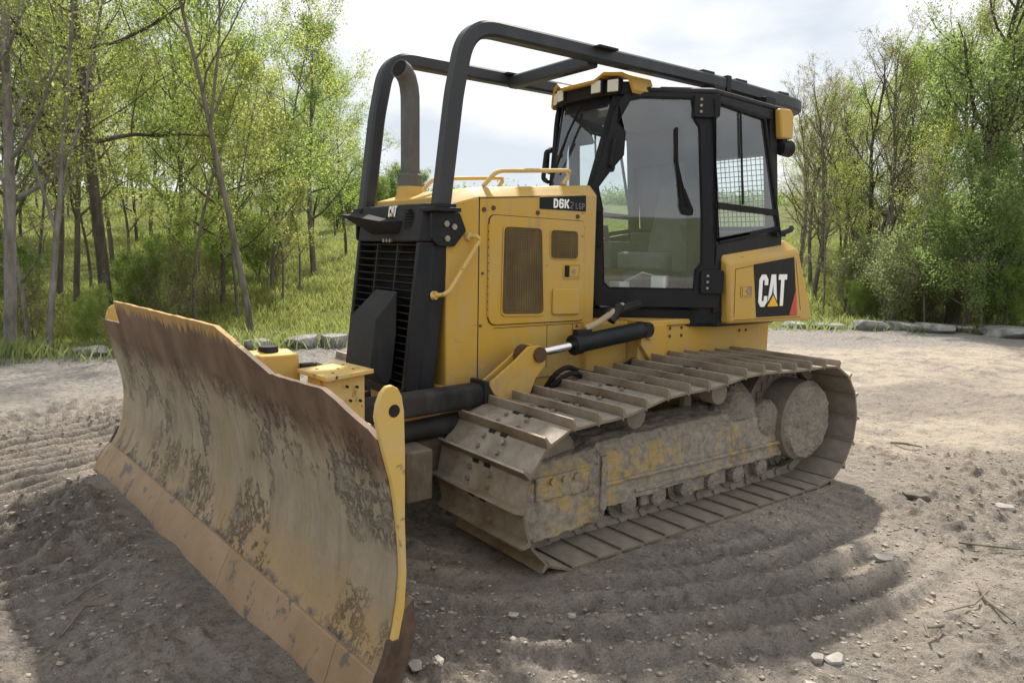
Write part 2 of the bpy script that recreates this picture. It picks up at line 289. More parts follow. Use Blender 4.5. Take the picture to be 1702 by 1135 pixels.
# ------------------------------------------------------------------ mesh helpers
def V(*a): return np.array(a, float)
SPLIT = {'gusset_plate', 'bolt', 'joint_sleeve', 'panel_seam', 'roof_bracket', 'bolt_hole', 'side_post', 'connector_port', 'roller_guard', 'cylinder_mount'}
class MB:
    def __init__(s): s.v = []; s.f = []
    def add(s, vs, fs):
        o = len(s.v); s.v += [tuple(map(float, p)) for p in vs]; s.f += [tuple(i + o for i in f) for f in fs]; return s
    def box(s, c, d, m=None):
        c = V(*c); h = V(*d) / 2; m = np.eye(3) if m is None else np.array(m)
        vs = [c + m @ (h * V(i, j, k)) for i in (-1, 1) for j in (-1, 1) for k in (-1, 1)]
        return s.add(vs, [(0, 1, 3, 2), (4, 6, 7, 5), (0, 4, 5, 1), (2, 3, 7, 6), (0, 2, 6, 4), (1, 5, 7, 3)])
    def bx(s, a, b): a = V(*a); b = V(*b); return s.box((a + b) / 2, np.abs(b - a))
    def prism(s, poly, vec):
        n = len(poly); vec = V(*vec); p = [V(*q) for q in poly]
        fs = [tuple(range(n))[::-1], tuple(range(n, 2 * n))] + [(i, (i + 1) % n, n + (i + 1) % n, n + i) for i in range(n)]
        return s.add(p + [q + vec for q in p], fs)
    def ring(s, outer, inner, vec):
        n = len(outer); vec = V(*vec); p = [V(*q) for q in outer] + [V(*q) for q in inner]
        p = p + [q + vec for q in p]; fs = []
        for i in range(n):
            j = (i + 1) % n
            fs += [(i, j, n + j, n + i), (2 * n + i, 3 * n + i, 3 * n + j, 2 * n + j), (i, 2 * n + i, 2 * n + j, j), (n + i, n + j, 3 * n + j, 3 * n + i)]
        return s.add(p, fs)
    def loft(s, rings, cap=True, closed=True):
        n = len(rings[0]); vs = [q for r in rings for q in r]; fs = []
        for k in range(len(rings) - 1):
            for i in range(n if closed else n - 1):
                j = (i + 1) % n; fs.append((k * n + i, k * n + j, (k + 1) * n + j, (k + 1) * n + i))
        if cap and closed:
            fs.append(tuple(range(n))[::-1]); fs.append(tuple((len(rings) - 1) * n + i for i in range(n)))
        return s.add(vs, fs)
    def sweep(s, path, sec, up=(0, 0, 1), cap=True, closed=False, scales=None):
        P = [V(*p) for p in path]; n = len(P); rings = []
        up = V(*up)
        for i in range(n):
            if closed: a = P[(i + 1) % n] - P[i]; b = P[i] - P[i - 1]
            else: a = P[min(i + 1, n - 1)] - P[min(i, n - 2)]; b = P[max(i, 1)] - P[max(i - 1, 0)]
            a = a / np.linalg.norm(a); b = b / np.linalg.norm(b); t = a + b; t /= np.linalg.norm(t)
            x = np.cross(t, up); x /= (np.linalg.norm(x) + 1e-12); y = np.cross(x, t)
            cosh = max(0.35, math.sqrt(max(0, (1 + a @ b) / 2)))
            k = 1 if scales is None else scales[i]
            turn = a - b; tl = np.linalg.norm(turn)
            r = []
            for (u, v) in sec:
                q = x * u * k + y * v * k
                if tl > 1e-6:
                    td = turn / tl; q = q + td * (q @ td) * (1 / cosh - 1)
                r.append(P[i] + q)
            rings.append(r)
        if closed: rings.append(rings[0])
        return s.loft(rings, cap and not closed)
    def tube(s, path, r, n=10, scales=None):
        P = [V(*p) for p in path]; d = P[-1] - P[0]
        up = (0, 0, 1) if abs(d[2]) < 0.9 * (np.linalg.norm(d) + 1e-9) else (0, 1, 0)
        return s.sweep(path, [(r * math.cos(2 * math.pi * i / n), r * math.sin(2 * math.pi * i / n)) for i in range(n)], up, scales=scales)
    def cyl(s, p0, p1, r0, r1=None, n=20):
        r1 = r0 if r1 is None else r1
        return s.tube([p0, p1], 1.0, n, [r0, r1])
    def lathe(s, c, ax, prof, n=32):  # prof: (dist along ax, radius)
        c = V(*c); ax = V(*ax) / np.linalg.norm(ax); u = np.cross(ax, V(0, 0, 1) if abs(ax[2]) < .9 else V(1, 0, 0)); u /= np.linalg.norm(u); v = np.cross(ax, u)
        return s.loft([[c + ax * d + (u * math.cos(2 * math.pi * i / n) + v * math.sin(2 * math.pi * i / n)) * max(r, 1e-4) for i in range(n)] for d, r in prof])
    def strip(s, path, wd, o, u, v, nrm, th, closed=False):   # flat stroke with mitred joints on plane o,u,v
        P = [V(*p) for p in path]; n = len(P); A = []; B = []
        for i in range(n):
            if closed: a = P[(i + 1) % n] - P[i]; b = P[i] - P[i - 1]
            else: a = P[min(i + 1, n - 1)] - P[min(i, n - 2)]; b = P[max(i, 1)] - P[max(i - 1, 0)]
            a /= np.linalg.norm(a); b /= np.linalg.norm(b); na = V(-a[1], a[0]); nb = V(-b[1], b[0]); m = na + nb; m /= np.linalg.norm(m)
            k = wd / 2 / max(.4, m @ na); A.append(P[i] + m * k); B.append(P[i] - m * k)
        o = V(*o); u = V(*u); v = V(*v); q = lambda p: o + u * p[0] + v * p[1]
        nr = V(*nrm) * th
        k = n if closed else n - 1
        vs = []
        for i in range(n): vs += [q(A[i]), q(B[i]), q(A[i]) + nr, q(B[i]) + nr]
        fs = []
        for i in range(k):
            j = (i + 1) % n; a, b = 4 * i, 4 * j
            fs += [(a + 2, b + 2, b + 3, a + 3), (a, a + 1, b + 1, b), (a, b, b + 2, a + 2), (a + 1, a + 3, b + 3, b + 1)]
        if not closed: fs += [(0, 2, 3, 1), (4 * n - 4, 4 * n - 3, 4 * n - 1, 4 * n - 2)]
        return s.add(vs, fs)
    def mesh(s, name, mat, smooth=35):
        me = bpy.data.meshes.new(name); me.from_pydata(s.v, [], s.f); me.materials.append(mat)
        import bmesh
        bm = bmesh.new(); bm.from_mesh(me); bmesh.ops.recalc_face_normals(bm, faces=bm.faces); bm.to_mesh(me); bm.free()
        if smooth:
            me.polygons.foreach_set('use_smooth', [True] * len(me.polygons)); me.set_sharp_from_angle(angle=R(smooth))
        return me
    def islands(s):
        par = list(range(len(s.v)))
        def find(i):
            while par[i] != i: par[i] = par[par[i]]; i = par[i]
            return i
        for f in s.f:
            a = find(f[0])
            for i in f[1:]: par[find(i)] = a
        out = {}
        for f in s.f: out.setdefault(find(f[0]), []).append(f)
        for fs in out.values():
            ids = sorted({i for f in fs for i in f}); m = {i: k for k, i in enumerate(ids)}; q = MB(); q.v = [s.v[i] for i in ids]; q.f = [tuple(m[i] for i in f) for f in fs]; yield q
    def build(s, name, mat, parent=None, bevel=0, smooth=35, label=None):
        if name in SPLIT:
            for q in list(s.islands()): o = q.build1(name, mat, parent, bevel, smooth, label)
            return o
        return s.build1(name, mat, parent, bevel, smooth, label)
    def build1(s, name, mat, parent=None, bevel=0, smooth=35, label=None):
        o = bpy.data.objects.new(name, s.mesh(name, mat, smooth)); COL.objects.link(o)
        if parent is not None:
            if parent.parent is not None and parent.parent.parent is not None: parent = parent.parent
            o.parent = parent
            if parent.type == 'EMPTY': o.location = -parent.location
        if bevel:
            b = o.modifiers.new("bevel", 'BEVEL'); b.width = bevel; b.segments = 2; b.limit_method = 'ANGLE'; b.angle_limit = R(40); b.use_clamp_overlap = True
        if label: o['label'] = label
        return o
def rpoly(pts, r, n=4):
    """2-D polygon with filleted corners (r one value or one per corner)"""
    P = [V(*p) for p in pts]; k = len(P); out = []
    for i in range(k):
        rr = r[i] if isinstance(r, (list, tuple)) else r
        a = P[i - 1] - P[i]; b = P[(i + 1) % k] - P[i]; la = np.linalg.norm(a); lb = np.linalg.norm(b); a /= la; b /= lb
        c = np.clip(a @ b, -.9999, .9999); half = math.acos(c) / 2
        d = min(rr / math.tan(half), la * .45, lb * .45)
        p0 = P[i] + a * d; p1 = P[i] + b * d
        for j in range(n + 1):
            q = j / n; out.append((1 - q) ** 2 * p0 + 2 * q * (1 - q) * P[i] + q * q * p1)
    return out
def fillet(pts, r, n=6):
    """open 3-D path with rounded corners"""
    P = [V(*p) for p in pts]; out = [P[0]]
    for i in range(1, len(P) - 1):
        a = P[i - 1] - P[i]; b = P[i + 1] - P[i]; la = np.linalg.norm(a); lb = np.linalg.norm(b)
        rr = r[i - 1] if isinstance(r, (list, tuple)) else r
        d = min(rr, la * .48, lb * .48); p0 = P[i] + a / la * d; p1 = P[i] + b / lb * d
        for j in range(n + 1):
            q = j / n; out.append((1 - q) ** 2 * p0 + 2 * q * (1 - q) * P[i] + q * q * p1)
    return out + [P[-1]]
def rect(w_, h_): return [(-w_ / 2, -h_ / 2), (w_ / 2, -h_ / 2), (w_ / 2, h_ / 2), (-w_ / 2, h_ / 2)]
def rrect(w_, h_, r): return [tuple(p) for p in rpoly(rect(w_, h_), r, 1 if r < .02 else 4)]
def tag(o, label=None, cat=None, group=None, kind=None):
    if label: o['label'] = label
    if cat: o['category'] = cat
    if group: o['group'] = group
    if kind: o['kind'] = kind
    return o
def empty(name, loc):
    o = bpy.data.objects.new(name, None); COL.objects.link(o); o.location = loc; o.empty_display_size = .3; return o
def np_mesh(name, v, f, mat, smooth=False):
    """fast mesh from numpy arrays; f is (n,3) or (n,4)"""
    me = bpy.data.meshes.new(name); k = f.shape[1]
    me.vertices.add(len(v)); me.vertices.foreach_set('co', np.ascontiguousarray(v, np.float32).ravel())
    me.loops.add(f.size); me.loops.foreach_set('vertex_index', np.ascontiguousarray(f, np.int32).ravel())
    me.polygons.add(len(f)); me.polygons.foreach_set('loop_start', np.arange(0, f.size, k, dtype=np.int32))
    if smooth: me.polygons.foreach_set('use_smooth', np.ones(len(f), bool))
    me.materials.append(mat); me.update(calc_edges=True); return me

# ------------------------------------------------------------------ ground height
def vnoise(x, y, seed=0):
    xi = np.floor(x).astype(np.int64); yi = np.floor(y).astype(np.int64); fx = x - xi; fy = y - yi
    def h(a, b):
        n = (a * 374761393 + b * 668265263 + seed * 974634777) & 0x7fffffff
        n = ((n ^ (n >> 13)) * 1274126177) & 0x7fffffff
        return ((n ^ (n >> 16)) & 0xffff) / 65535.0
    sx = fx * fx * (3 - 2 * fx); sy = fy * fy * (3 - 2 * fy)
    return (h(xi, yi) * (1 - sx) + h(xi + 1, yi) * sx) * (1 - sy) + (h(xi, yi + 1) * (1 - sx) + h(xi + 1, yi + 1) * sx) * sy
def fbm(x, y, oct_=4, seed=0, gain=.5):
    s = 0; a = 1; t_ = 0
    for o in range(oct_): s = s + a * (vnoise(x * 2 ** o + o * 17.3, y * 2 ** o - o * 9.1, seed + o) - .5); t_ += a; a *= gain
    return s / t_
TH = np.radians([-260, -200, -180, -161.6, -152, -130, -111.8, -92, -75, -60, -30, 40, 100])
RB = np.array([40, 26, 21, 19.0, 17.9, 13.9, 12.2, 11.9, 11.9, 12.5, 20, 40, 40])
def beyond(x, y):
    dx = x - CAM[0]; dy = y - CAM[1]; th = np.arctan2(dy, dx); th = np.where(th > 1.7, th - 2 * math.pi, th)
    return np.hypot(dx, dy) - np.interp(th, TH, RB)
def sst(x, a, b): q = np.clip((x - a) / (b - a), 0, 1); return q * q * (3 - 2 * q)
def ground_z(x, y, fine=True):
    x = np.asarray(x, float); y = np.asarray(y, float)
    b = beyond(x, y)
    z = -0.10 * sst(b, .3, 2.0) + 0.098 * np.clip(b - 2.5, 0, 75) + 0.02 * np.clip(b - 78, 0, 150)
    z = z + fbm(x / 6, y / 6, 3, 5) * 0.9 * sst(b, 2, 14)
    if fine:
        near = sst(-b, -.5, .5)
        rough_ = .15 + .85 * np.clip(sst(vnoise(x / 1.1 + .4 * fbm(x / .4, y / .4, 2, 15), y / 1.1, 14), .35, .70) * .8 + .75 * sst(x, 2.6, 3.4), 0, 1)
        z = z + near * (fbm(x / 2.2, y / 2.2, 3, 1) * .05 + fbm(x / .45, y / .45, 5, 2) * .050 * (.5 + rough_) + np.abs(fbm(x / .16, y / .16, 4, 3)) * .050 * rough_ - .012)
        # keep it level under the machine
        ux = np.maximum(np.abs(x - 1.35) - 1.45, 0); uy = np.maximum(np.abs(np.abs(y) - 1.0) - .42, 0)
        m = sst(np.hypot(ux, uy), 0.02, .30)
        z = np.where(True, z * (0.25 + .75 * m), z) + (1 - m) * 0.030
        # crumbly clods of several sizes
        cm_ = .12 + 1.1 * rough_ * sst(vnoise(x / .5, y / .5, 91), .25, .7)
        for sc_, am_, th_, sd_ in ((.110, .022, .74, 92), (.055, .036, .62, 93), (.032, .022, .55, 94)):
            z = z + near * (.3 + .7 * m) * (1 - .65 * sst(x, 3.2, 3.6) * sst(-y, 1.2, 1.8)) * cm_ * am_ * np.clip(vnoise(x / sc_, y / sc_ * .9, sd_) - th_, 0, 1) / (1 - th_) * (.5 + vnoise(x / .3, y / .3, sd_ + 9))
        # grouser prints, left lane in front of the blade
        s = y - .40 * (x - 4.2) + .05 * fbm(x / .5, y / .5, 2, 9)
        lane = sst(x, 2.9, 3.2) * sst(-x, -6.2, -5.8) * sst(s, -4.6, -4.2) * sst(-s, -.4, .9)
        ph = (s + .03 * fbm(x / .16, y / .16, 3, 21)) / .185; fr_ = ph % 1
        prof = np.where(fr_ < .74, (fr_ / .74) ** .8, 1 - (fr_ - .74) / .26)
        lane_amp = 0.55 + .9 * vnoise(x / .8, y / .5, 13)
        z = z + lane * lane_amp * .105 * (prof - .5)
        # coarse push-up ahead of the blade
        bl = y * 1.0 ; fx = 4.183 - .075 * (y + 1.79)
        d = x - fx
        berm = sst(y, -1.9, -1.4) * sst(-y, -2.3, -1.7) * np.exp(-((d - .10) / .22) ** 2) * .055
        z = z + berm * (0.7 + 1.2 * (fbm(x / .2, y / .2, 3, 31) + .3))
        z = z + sst(d, -.05, .2) * sst(-d, -1.5, -.2) * sst(y, -1.6, -.8) * np.abs(fbm(x / .24, y / .24, 5, 41)) * .15
        nb = np.exp(-((d - .02) / .16) ** 2) * sst(y, -2.0, -1.7) * sst(-y, -2.1, -1.8)
        z = z * (1 - nb) + nb * (.030 + .05 * fbm(x / .5, y / .3, 2, 33))
        # curved slew ruts beside the front of the near track
        cx, cy = 1.35, -0.35; rr = np.hypot(x - cx, y - cy); an = np.arctan2(y - cy, x - cx)
        arc = sst(an, R(16), R(32)) * sst(-an, -R(112), -R(86))
        q_ = ((rr - 2.02 + .08 * fbm(x / .6, y / .6, 3, 8)) / .215) % 1
        rut = (np.where(q_ < .68, (q_ / .68) ** .7, (1 - q_) / .32) * 2 - 1) * sst(rr, 1.84, 2.0) * sst(-rr, -3.05, -2.70)
        z = z + arc * m * rut * .052 * (.45 + vnoise(x / .5, y / .5, 6))
        # grouser print marks beside the track
        e = sst(y, 1.40, 1.46) * sst(-y, -1.95, -1.5) * sst(x, -.2, .2) * sst(-x, -2.3, -1.9)
        z = z + e * .03 * (np.cos((x + .5 * (y - 1.4)) / .1706 * 2 * math.pi) > .55) * -.6
        # wheel ruts sweeping away on the right
        r2 = np.hypot(x + 6.0, y - 12.0); q = np.sin((r2 - 10.6) / .9 * math.pi)
        z = z + .055 * q * sst(r2, 9.3, 9.8) * sst(-r2, -12.6, -12.0) * sst(-x, .6, 1.6)
        lump = np.exp(-(((x + 1.2) / .35) ** 2 + ((y - 2.6) / .30) ** 2)) * .09
        z = z + lump * (1 + 3 * fbm(x / .18, y / .18, 3, 51))
        rub = np.exp(-(((x - 1.6) / .8) ** 2 + ((y - 3.0) / .4) ** 2))
        z = z + rub * np.abs(fbm(x / .12, y / .12, 3, 61)) * .16
    return z
def gz(x, y): return float(ground_z(np.array([x]), np.array([y]))[0])

def axis(a, b, step, far, g):
    c = list(np.arange(a, b + 1e-6, step)); s = step; q = c[-1]; hi = []
    while q < far: s *= g; q += s; hi.append(q)
    s = step; q = c[0]; lo = []
    while q > -far: s *= g; q -= s; lo.append(q)
    return np.array(lo[::-1] + c + hi)
gx = axis(-1.6, 5.1, .0165, 420, 1.05); gy = axis(-3.1, 3.1, .0165, 420, 1.05)
GX, GY = np.meshgrid(gx, gy, indexing='ij')
GZ = ground_z(GX, GY)
gv = np.stack([GX.ravel(), GY.ravel(), GZ.ravel()], 1)
nx_, ny_ = len(gx), len(gy)
idx = np.arange(nx_ * ny_).reshape(nx_, ny_)
gf = np.stack([idx[:-1, :-1].ravel(), idx[1:, :-1].ravel(), idx[1:, 1:].ravel(), idx[:-1, 1:].ravel()], 1)
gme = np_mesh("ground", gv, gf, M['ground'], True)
bb = beyond(GX, GY) + fbm(GX / .7, GY / .7, 4, 77) * 1.6
at = gme.attributes.new("grassy", 'FLOAT', 'POINT'); at.data.foreach_set('value', sst(bb, -.25, .45).ravel().astype(np.float32))
gr_ = sst(beyond(GX, GY) + fbm(GX / 1.5, GY / 1.5, 4, 78) * 3.0, -4.6, -2.6) * .85
at = gme.attributes.new("gravel", 'FLOAT', 'POINT'); at.data.foreach_set('value', gr_.ravel().astype(np.float32))
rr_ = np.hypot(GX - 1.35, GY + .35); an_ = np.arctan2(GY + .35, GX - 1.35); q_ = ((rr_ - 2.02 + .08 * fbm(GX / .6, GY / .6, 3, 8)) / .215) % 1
furrow_shade = sst(an_, R(16), R(32)) * sst(-an_, -R(112), -R(86)) * sst(rr_, 1.84, 2.0) * sst(-rr_, -3.05, -2.70) * sst(np.where(q_ < .68, q_ / .68, (1 - q_) / .32), .75, .15)  # crevice shade of the slew ruts, painted into the troughs
chm = np.clip(furrow_shade * 1.1 + sst(vnoise(GX / 1.1 + .4 * fbm(GX / .4, GY / .4, 2, 15), GY / 1.1, 14), .40, .70) * .75 + .8 * sst(GX, 2.7, 3.5) * sst(GY, -2.6, -1.4), 0, 1) * sst(-beyond(GX, GY), 5.5, 7.5)  # rough churned patches; the zone ahead of the blade is painted shade
at = gme.attributes.new("churned_shade", 'FLOAT', 'POINT'); at.data.foreach_set('value', chm.ravel().astype(np.float32))
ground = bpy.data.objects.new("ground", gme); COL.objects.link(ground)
tag(ground, "bare dirt yard with tracks and ruts rising to a grassy slope behind", "ground", kind='structure')

# ================================================================== THE BULLDOZER (one thing, everything else is its part)
dozer = empty("bulldozer", (1.35, 0, 0.03))
tag(dozer, "yellow crawler bulldozer with muddy tracks and rusty blade parked on bare dirt", "bulldozer")
def mir(p): return V(p[0], -p[1], p[2])

# ------------------------------------------------ engine hood
def hood_sec(x, zt, zr, zb, yr, ys):      # half section mirrored: top edge, ridge, bottom
    h = [(x, ys, zb), (x, ys, zr), (x, yr, zt)]
    return [V(*p) for p in h] + [mir(p) for p in h[::-1]]
mb = MB()
mb.loft([hood_sec(2.69, 1.878, 1.820, .80, .388, .447), hood_sec(2.50, 1.935, 1.875, .80, .375, .45), hood_sec(2.475, 1.941, 1.880, .80, .375, .45), hood_sec(1.56, 2.012, 1.945, .80, .38, .45)])
hood = mb.build("engine_hood", M['yellow'], dozer, .008)
# seam lines, thin dark gaps set into the side
mb = MB()
for sd in (1, -1):
    mb.bx((2.470, sd * .447, .82), (2.476, sd * .4515, 1.885))
    mb.bx((1.95, sd * .447, .86), (1.953, sd * .4515, 1.13)); mb.bx((1.58, sd * .447, 1.128), (2.36, sd * .4515, 1.131))
    mb.bx((1.74, sd * .447, .93), (1.743, sd * .4515, 1.13)); 
mb.prism([(2.47, .4525, 1.877), (2.47, .4525, 1.881), (2.035, .4525, 1.913), (2.035, .4525, 1.909)], (0, -.01, 0))
mb.build("panel_seam", M['dark'], hood, smooth=0)
pl = lambda pts, y: [(a, y, b) for a, b in pts]
# hinged side door with two mesh screens
for sd in (1, -1):
    Y0 = .451 * sd; th = .010 * sd
    outl = rpoly([(2.405, 1.787), (1.672, 1.775), (1.652, 1.147), (2.405, 1.150)], [.045, .03, .04, .06], 4)
    scr1 = rpoly([(2.307, 1.727), (2.020, 1.722), (1.992, 1.197), (2.315, 1.207)], .035, 4)
    scr2 = rpoly([(1.952, 1.715), (1.728, 1.711), (1.721, 1.537), (1.948, 1.540)], .03, 4)
    mb = MB(); mb.prism(pl(outl, Y0), (0, th, 0)); hd = mb.build("hood_door", M['yellow'], dozer, .004)
    gap = MB(); cen = V(2.03, 1.46); big = [cen + (p - cen) * 1.012 for p in outl]
    gap.ring(pl(big, .4505 * sd), pl(outl, .4505 * sd), (0, .002 * sd, 0)); gap.build("door_gap", M['dark'], hd, smooth=0)
    for sc in (scr1, scr2):
        c0 = sum(sc) / len(sc); inn = [c0 + (p - c0) * .985 for p in sc]
        m2 = MB(); m2.prism(pl(inn, Y0 + th * .7), (0, th * .35, 0))
        xs = [p[0] for p in inn]; zs = [p[1] for p in inn]
        # punched-screen wires
        for i in range(1, 40):
            z_ = min(zs) + i * .018
            if z_ < max(zs) - .012: m2.bx((min(xs) + .014, Y0 + th * 1.05, z_), (max(xs) - .014, Y0 + th * 1.25, z_ + .006))
        for i in range(1, 40):
            x_ = min(xs) + i * .018
            if x_ < max(xs) - .016: m2.bx((x_, Y0 + th * 1.06, min(zs) + .014), (x_ + .006, Y0 + th * 1.32, max(zs) - .014))
        m2.build("mesh_screen", M['brown_grille'], hd, smooth=0)
        fr = MB(); fr.ring(pl([c0 + (p - c0) * 1.03 for p in sc], Y0 + th), pl(inn, Y0 + th), (0, th * .7, 0)); fr.build("screen_rim", M['yellow'], hd, .002)
    mb = MB(); a = rpoly([(1.841, 1.506), (1.700, 1.506), (1.702, 1.416), (1.841, 1.416)], .008, 2); c0 = sum(a) / len(a)
    mb.ring(pl(a, Y0 + th), pl([c0 + (p - c0) * .88 for p in a], Y0 + th), (0, th * .6, 0)); mb.build("latch_frame", M['yellow'], hd, .002)
    mb = MB(); mb.bx((1.79, Y0 + th, 1.425), (1.832, Y0 + th * 1.1, 1.498)); mb.build("latch_recess", M['dark'], hd)
    mb = MB(); mb.bx((1.712, Y0 + th, 1.428), (1.785, Y0 + th * 1.5, 1.495)); mb.build("latch", M['yellow'], hd, .004)
    mb = MB(); mb.cyl((1.755, Y0 + th, 1.462), (1.755, Y0 + th * 2.0, 1.462), .014); mb.build("lock", M['bolt'], hd)
    mb = MB(); mb.prism(pl(rpoly([(1.928, 1.358), (1.706, 1.354), (1.701, 1.189), (1.929, 1.193)], .025, 4), Y0 + th), (0, th * 1.7, 0)); mb.build("raised_cover", M['yellow'], hd, .007)
    mb = MB()
    for z_ in np.arange(1.20, 1.72, .045): mb.cyl((2.408, Y0 + th * .5, z_), (2.408, Y0 + th * .5, z_ + .038), .0045, n=8)
    mb.build("hinge", M['yellow'], hd)
    mb = MB()
    for x_, z_ in ((2.441, 1.815), (2.375, 1.827), (2.046, 1.814), (1.723, 1.804), (2.446, 1.452), (2.457, 1.149), (1.705, 1.112)):
        rr = .014 if z_ > 1.7 else .008
        mb.cyl((x_, .449 * sd, z_), (x_, .456 * sd, z_), rr, n=12)
    mb.build("bolt", M['rustbolt'], hood)
# model decal, near side
u_, v_, n_ = (-1, 0, 0), (0, 0, 1), (0, 1, 0)
mb = MB(); mb.prism([(2.033, .4505, 1.907), (1.658, .4505, 1.9385), (1.655, .4505, 1.838), (2.033, .4505, 1.838)], (0, .0025, 0)); dec = mb.build("model_decal", M['decal_black'], hood, smooth=0)
def lettering(name, glyphs, o, u, v, n, h, wd, adv, st, mat, parent, th=.0025):
    """glyphs: list of (strokes); each stroke = (path, closed); unit cell 1 wide x 1 tall"""
    mb = MB(); x = 0
    o = V(*o); U = V(*u); 
    for g in glyphs:
        for path, cl in g: mb.strip([(p[0] * wd, p[1] * h) for p in path], st, o + U * x, u, v, n, th, cl)
        x += adv
    return mb.build(name, mat, parent, smooth=0)
gD = [([(.15, .08), (.55, .08), (.85, .25), (.85, .75), (.55, .92), (.15, .92)], True)]
g6 = [([(.88, .72), (.88, .85), (.72, .92), (.3, .92), (.15, .80), (.15, .20), (.3, .08), (.72, .08), (.85, .2), (.85, .45), (.72, .55), (.33, .55)], False)]
gK = [([(.15, 0), (.15, 1)], False), ([(.36, .48), (.95, 1.0)], False), ([(.48, .50), (.95, 0.0)], False)]
g2 = [([(.12, .78), (.2, .92), (.8, .92), (.88, .78), (.88, .6), (.12, .1), (.95, .1)], False)]
gL = [([(.15, 1), (.15, .08), (.9, .08)], False)]
gG = [([(.88, .75), (.75, .92), (.3, .92), (.15, .78), (.15, .22), (.3, .08), (.75, .08), (.88, .22), (.88, .45), (.55, .45)], False)]
gP = [([(.15, 0), (.15, .92), (.75, .92), (.88, .8), (.88, .55), (.75, .45), (.3, .45)], False)]
lettering("white_lettering", [gD, g6, gK], (1.925, .453, 1.850), (-1, 0, .008), v_, n_, .054, .036, .044, .0115, M['white'], dec)
lettering("grey_lettering", [g2], (1.792, .453, 1.848), u_, v_, n_, .045, .028, .03, .004, M['greylet'], dec)
lettering("grey_lettering", [gL, gG, gP], (1.745, .453, 1.849), u_, v_, n_, .04, .021, .027, .0035, M['greylet'], dec)
# grab handle on the side, top rails
for sd in (1, -1):
    mb = MB(); mb.tube(fillet([(2.553, .44 * sd, 1.660), (2.520, .50 * sd, 1.662), (2.505, .505 * sd, 1.640), (2.700, .505 * sd, 1.362), (2.735, .50 * sd, 1.338), (2.775, .44 * sd, 1.332)], .035), .0125)
    mb.cyl((2.553, .445 * sd, 1.660), (2.545, .466 * sd, 1.660), .024); mb.cyl((2.775, .445 * sd, 1.332), (2.765, .466 * sd, 1.333), .024)
    mb.build("grab_handle", M['yellow_worn'], hood)
    mb = MB(); mb.tube(fillet([(2.385, .36 * sd, 1.955), (2.290, .36 * sd, 2.050), (1.70, .36 * sd, 2.096), (1.775, .36 * sd, 2.005)], .05), .0135); mb.build("hand_rail", M['yellow_worn'], hood)
# exhaust
mb = MB(); mb.lathe((2.555, -.2, 1.88), (0, 0, 1), [(0, .10), (.05, .085), (.09, .078)]); mb.build("exhaust_base", M['yellow'], hood)
ex = MB(); ex.lathe((2.555, -.2, 1.955), (0, 0, 1), [(0, .076), (.085, .076), (.095, .068), (.095, .05)], 28)
pth = [(2.555, -.2, 2.04), (2.556, -.2, 2.45), (2.557, -.2, 2.52), (2.565, -.198, 2.575), (2.583, -.192, 2.622), (2.612, -.182, 2.655), (2.650, -.168, 2.668)]
R1 = .059
ex.tube(pth, R1, 28)
ex_o = ex.build("exhaust_stack", M['exhaust'], dozer)
d_ = V(*pth[-1]) - V(*pth[-2]); d_ /= np.linalg.norm(d_)
mb = MB(); mb.cyl(V(*pth[-1]) - d_ * .002, V(*pth[-1]) + d_ * .003, R1 * .88); mb.build("exhaust_mouth", M['dark'], ex_o)

# ------------------------------------------------ nose : black radiator housing with grille
FN = lambda z: 2.828 + (1.615 - z) * .1185        # front face x at height z
def nose_sec(z, a, xb=None, ch=.055):
    xf = FN(z) if z < 1.62 else 2.828 - (z - 1.615) * .16
    return [V(xf, -a, z), V(xf, a, z), V(xf - .062, a + ch, z), V(xf - .16, a + ch, z), V(xf - .16, -a - ch, z), V(xf - .062, -a - ch, z)]
# nose top (solid) and the lower surround (posts + sill) with recessed grille
mb = MB(); mb.loft([nose_sec(1.625, .388), nose_sec(1.80, .386), [p + V(-.0, 0, 0) for p in nose_sec(1.838, .372, ch=.05)]]); nose = mb.build("nose_housing", M['charcoal'], dozer, .010)
mb = MB()
for sd in (1, -1):
    def post(z):
        xf = FN(z); q = [V(xf, .352 * sd, z), V(xf, .388 * sd, z), V(xf - .062, .443 * sd, z), V(xf - .16, .443 * sd, z), V(xf - .16, .352 * sd, z)]
        return q
    mb.loft([post(.80), post(1.6225)])
mb.bx((FN(.80) - .14, -.35, .74), (FN(.80) - .012, .35, .80))
mb.build("side_post", M['black'], nose, .006)
mb = MB(); mb.prism([(FN(.80) - .10, -.35, .80), (FN(.80) - .10, .35, .80), (FN(1.62) - .10, .35, 1.62), (FN(1.62) - .10, -.35, 1.62)], (-.02, 0, 0)); mb.build("radiator", M['dark'], nose)
mb = MB()
for i in range(19):
    z_ = .83 + i * .0425
    mb.sweep([(FN(z_) - .030, -.349, z_), (FN(z_) - .030, .349, z_)], [(-.024, -.0028), (.024, .0112), (.024, .0156), (-.024, .0028)], (0, 0, 1))
mb.build("grille_slat", M['black_dusty'], nose, smooth=0)
mb = MB()
for y_ in (-.12, .13): mb.prism([(FN(.81) - .004, y_, .81), (FN(1.615) - .004, y_, 1.615), (FN(1.615) - .03, y_, 1.615), (FN(.81) - .03, y_, .81)], (0, .011, 0))
mb.build("grille_divider", M['black_dusty'], nose, smooth=0)
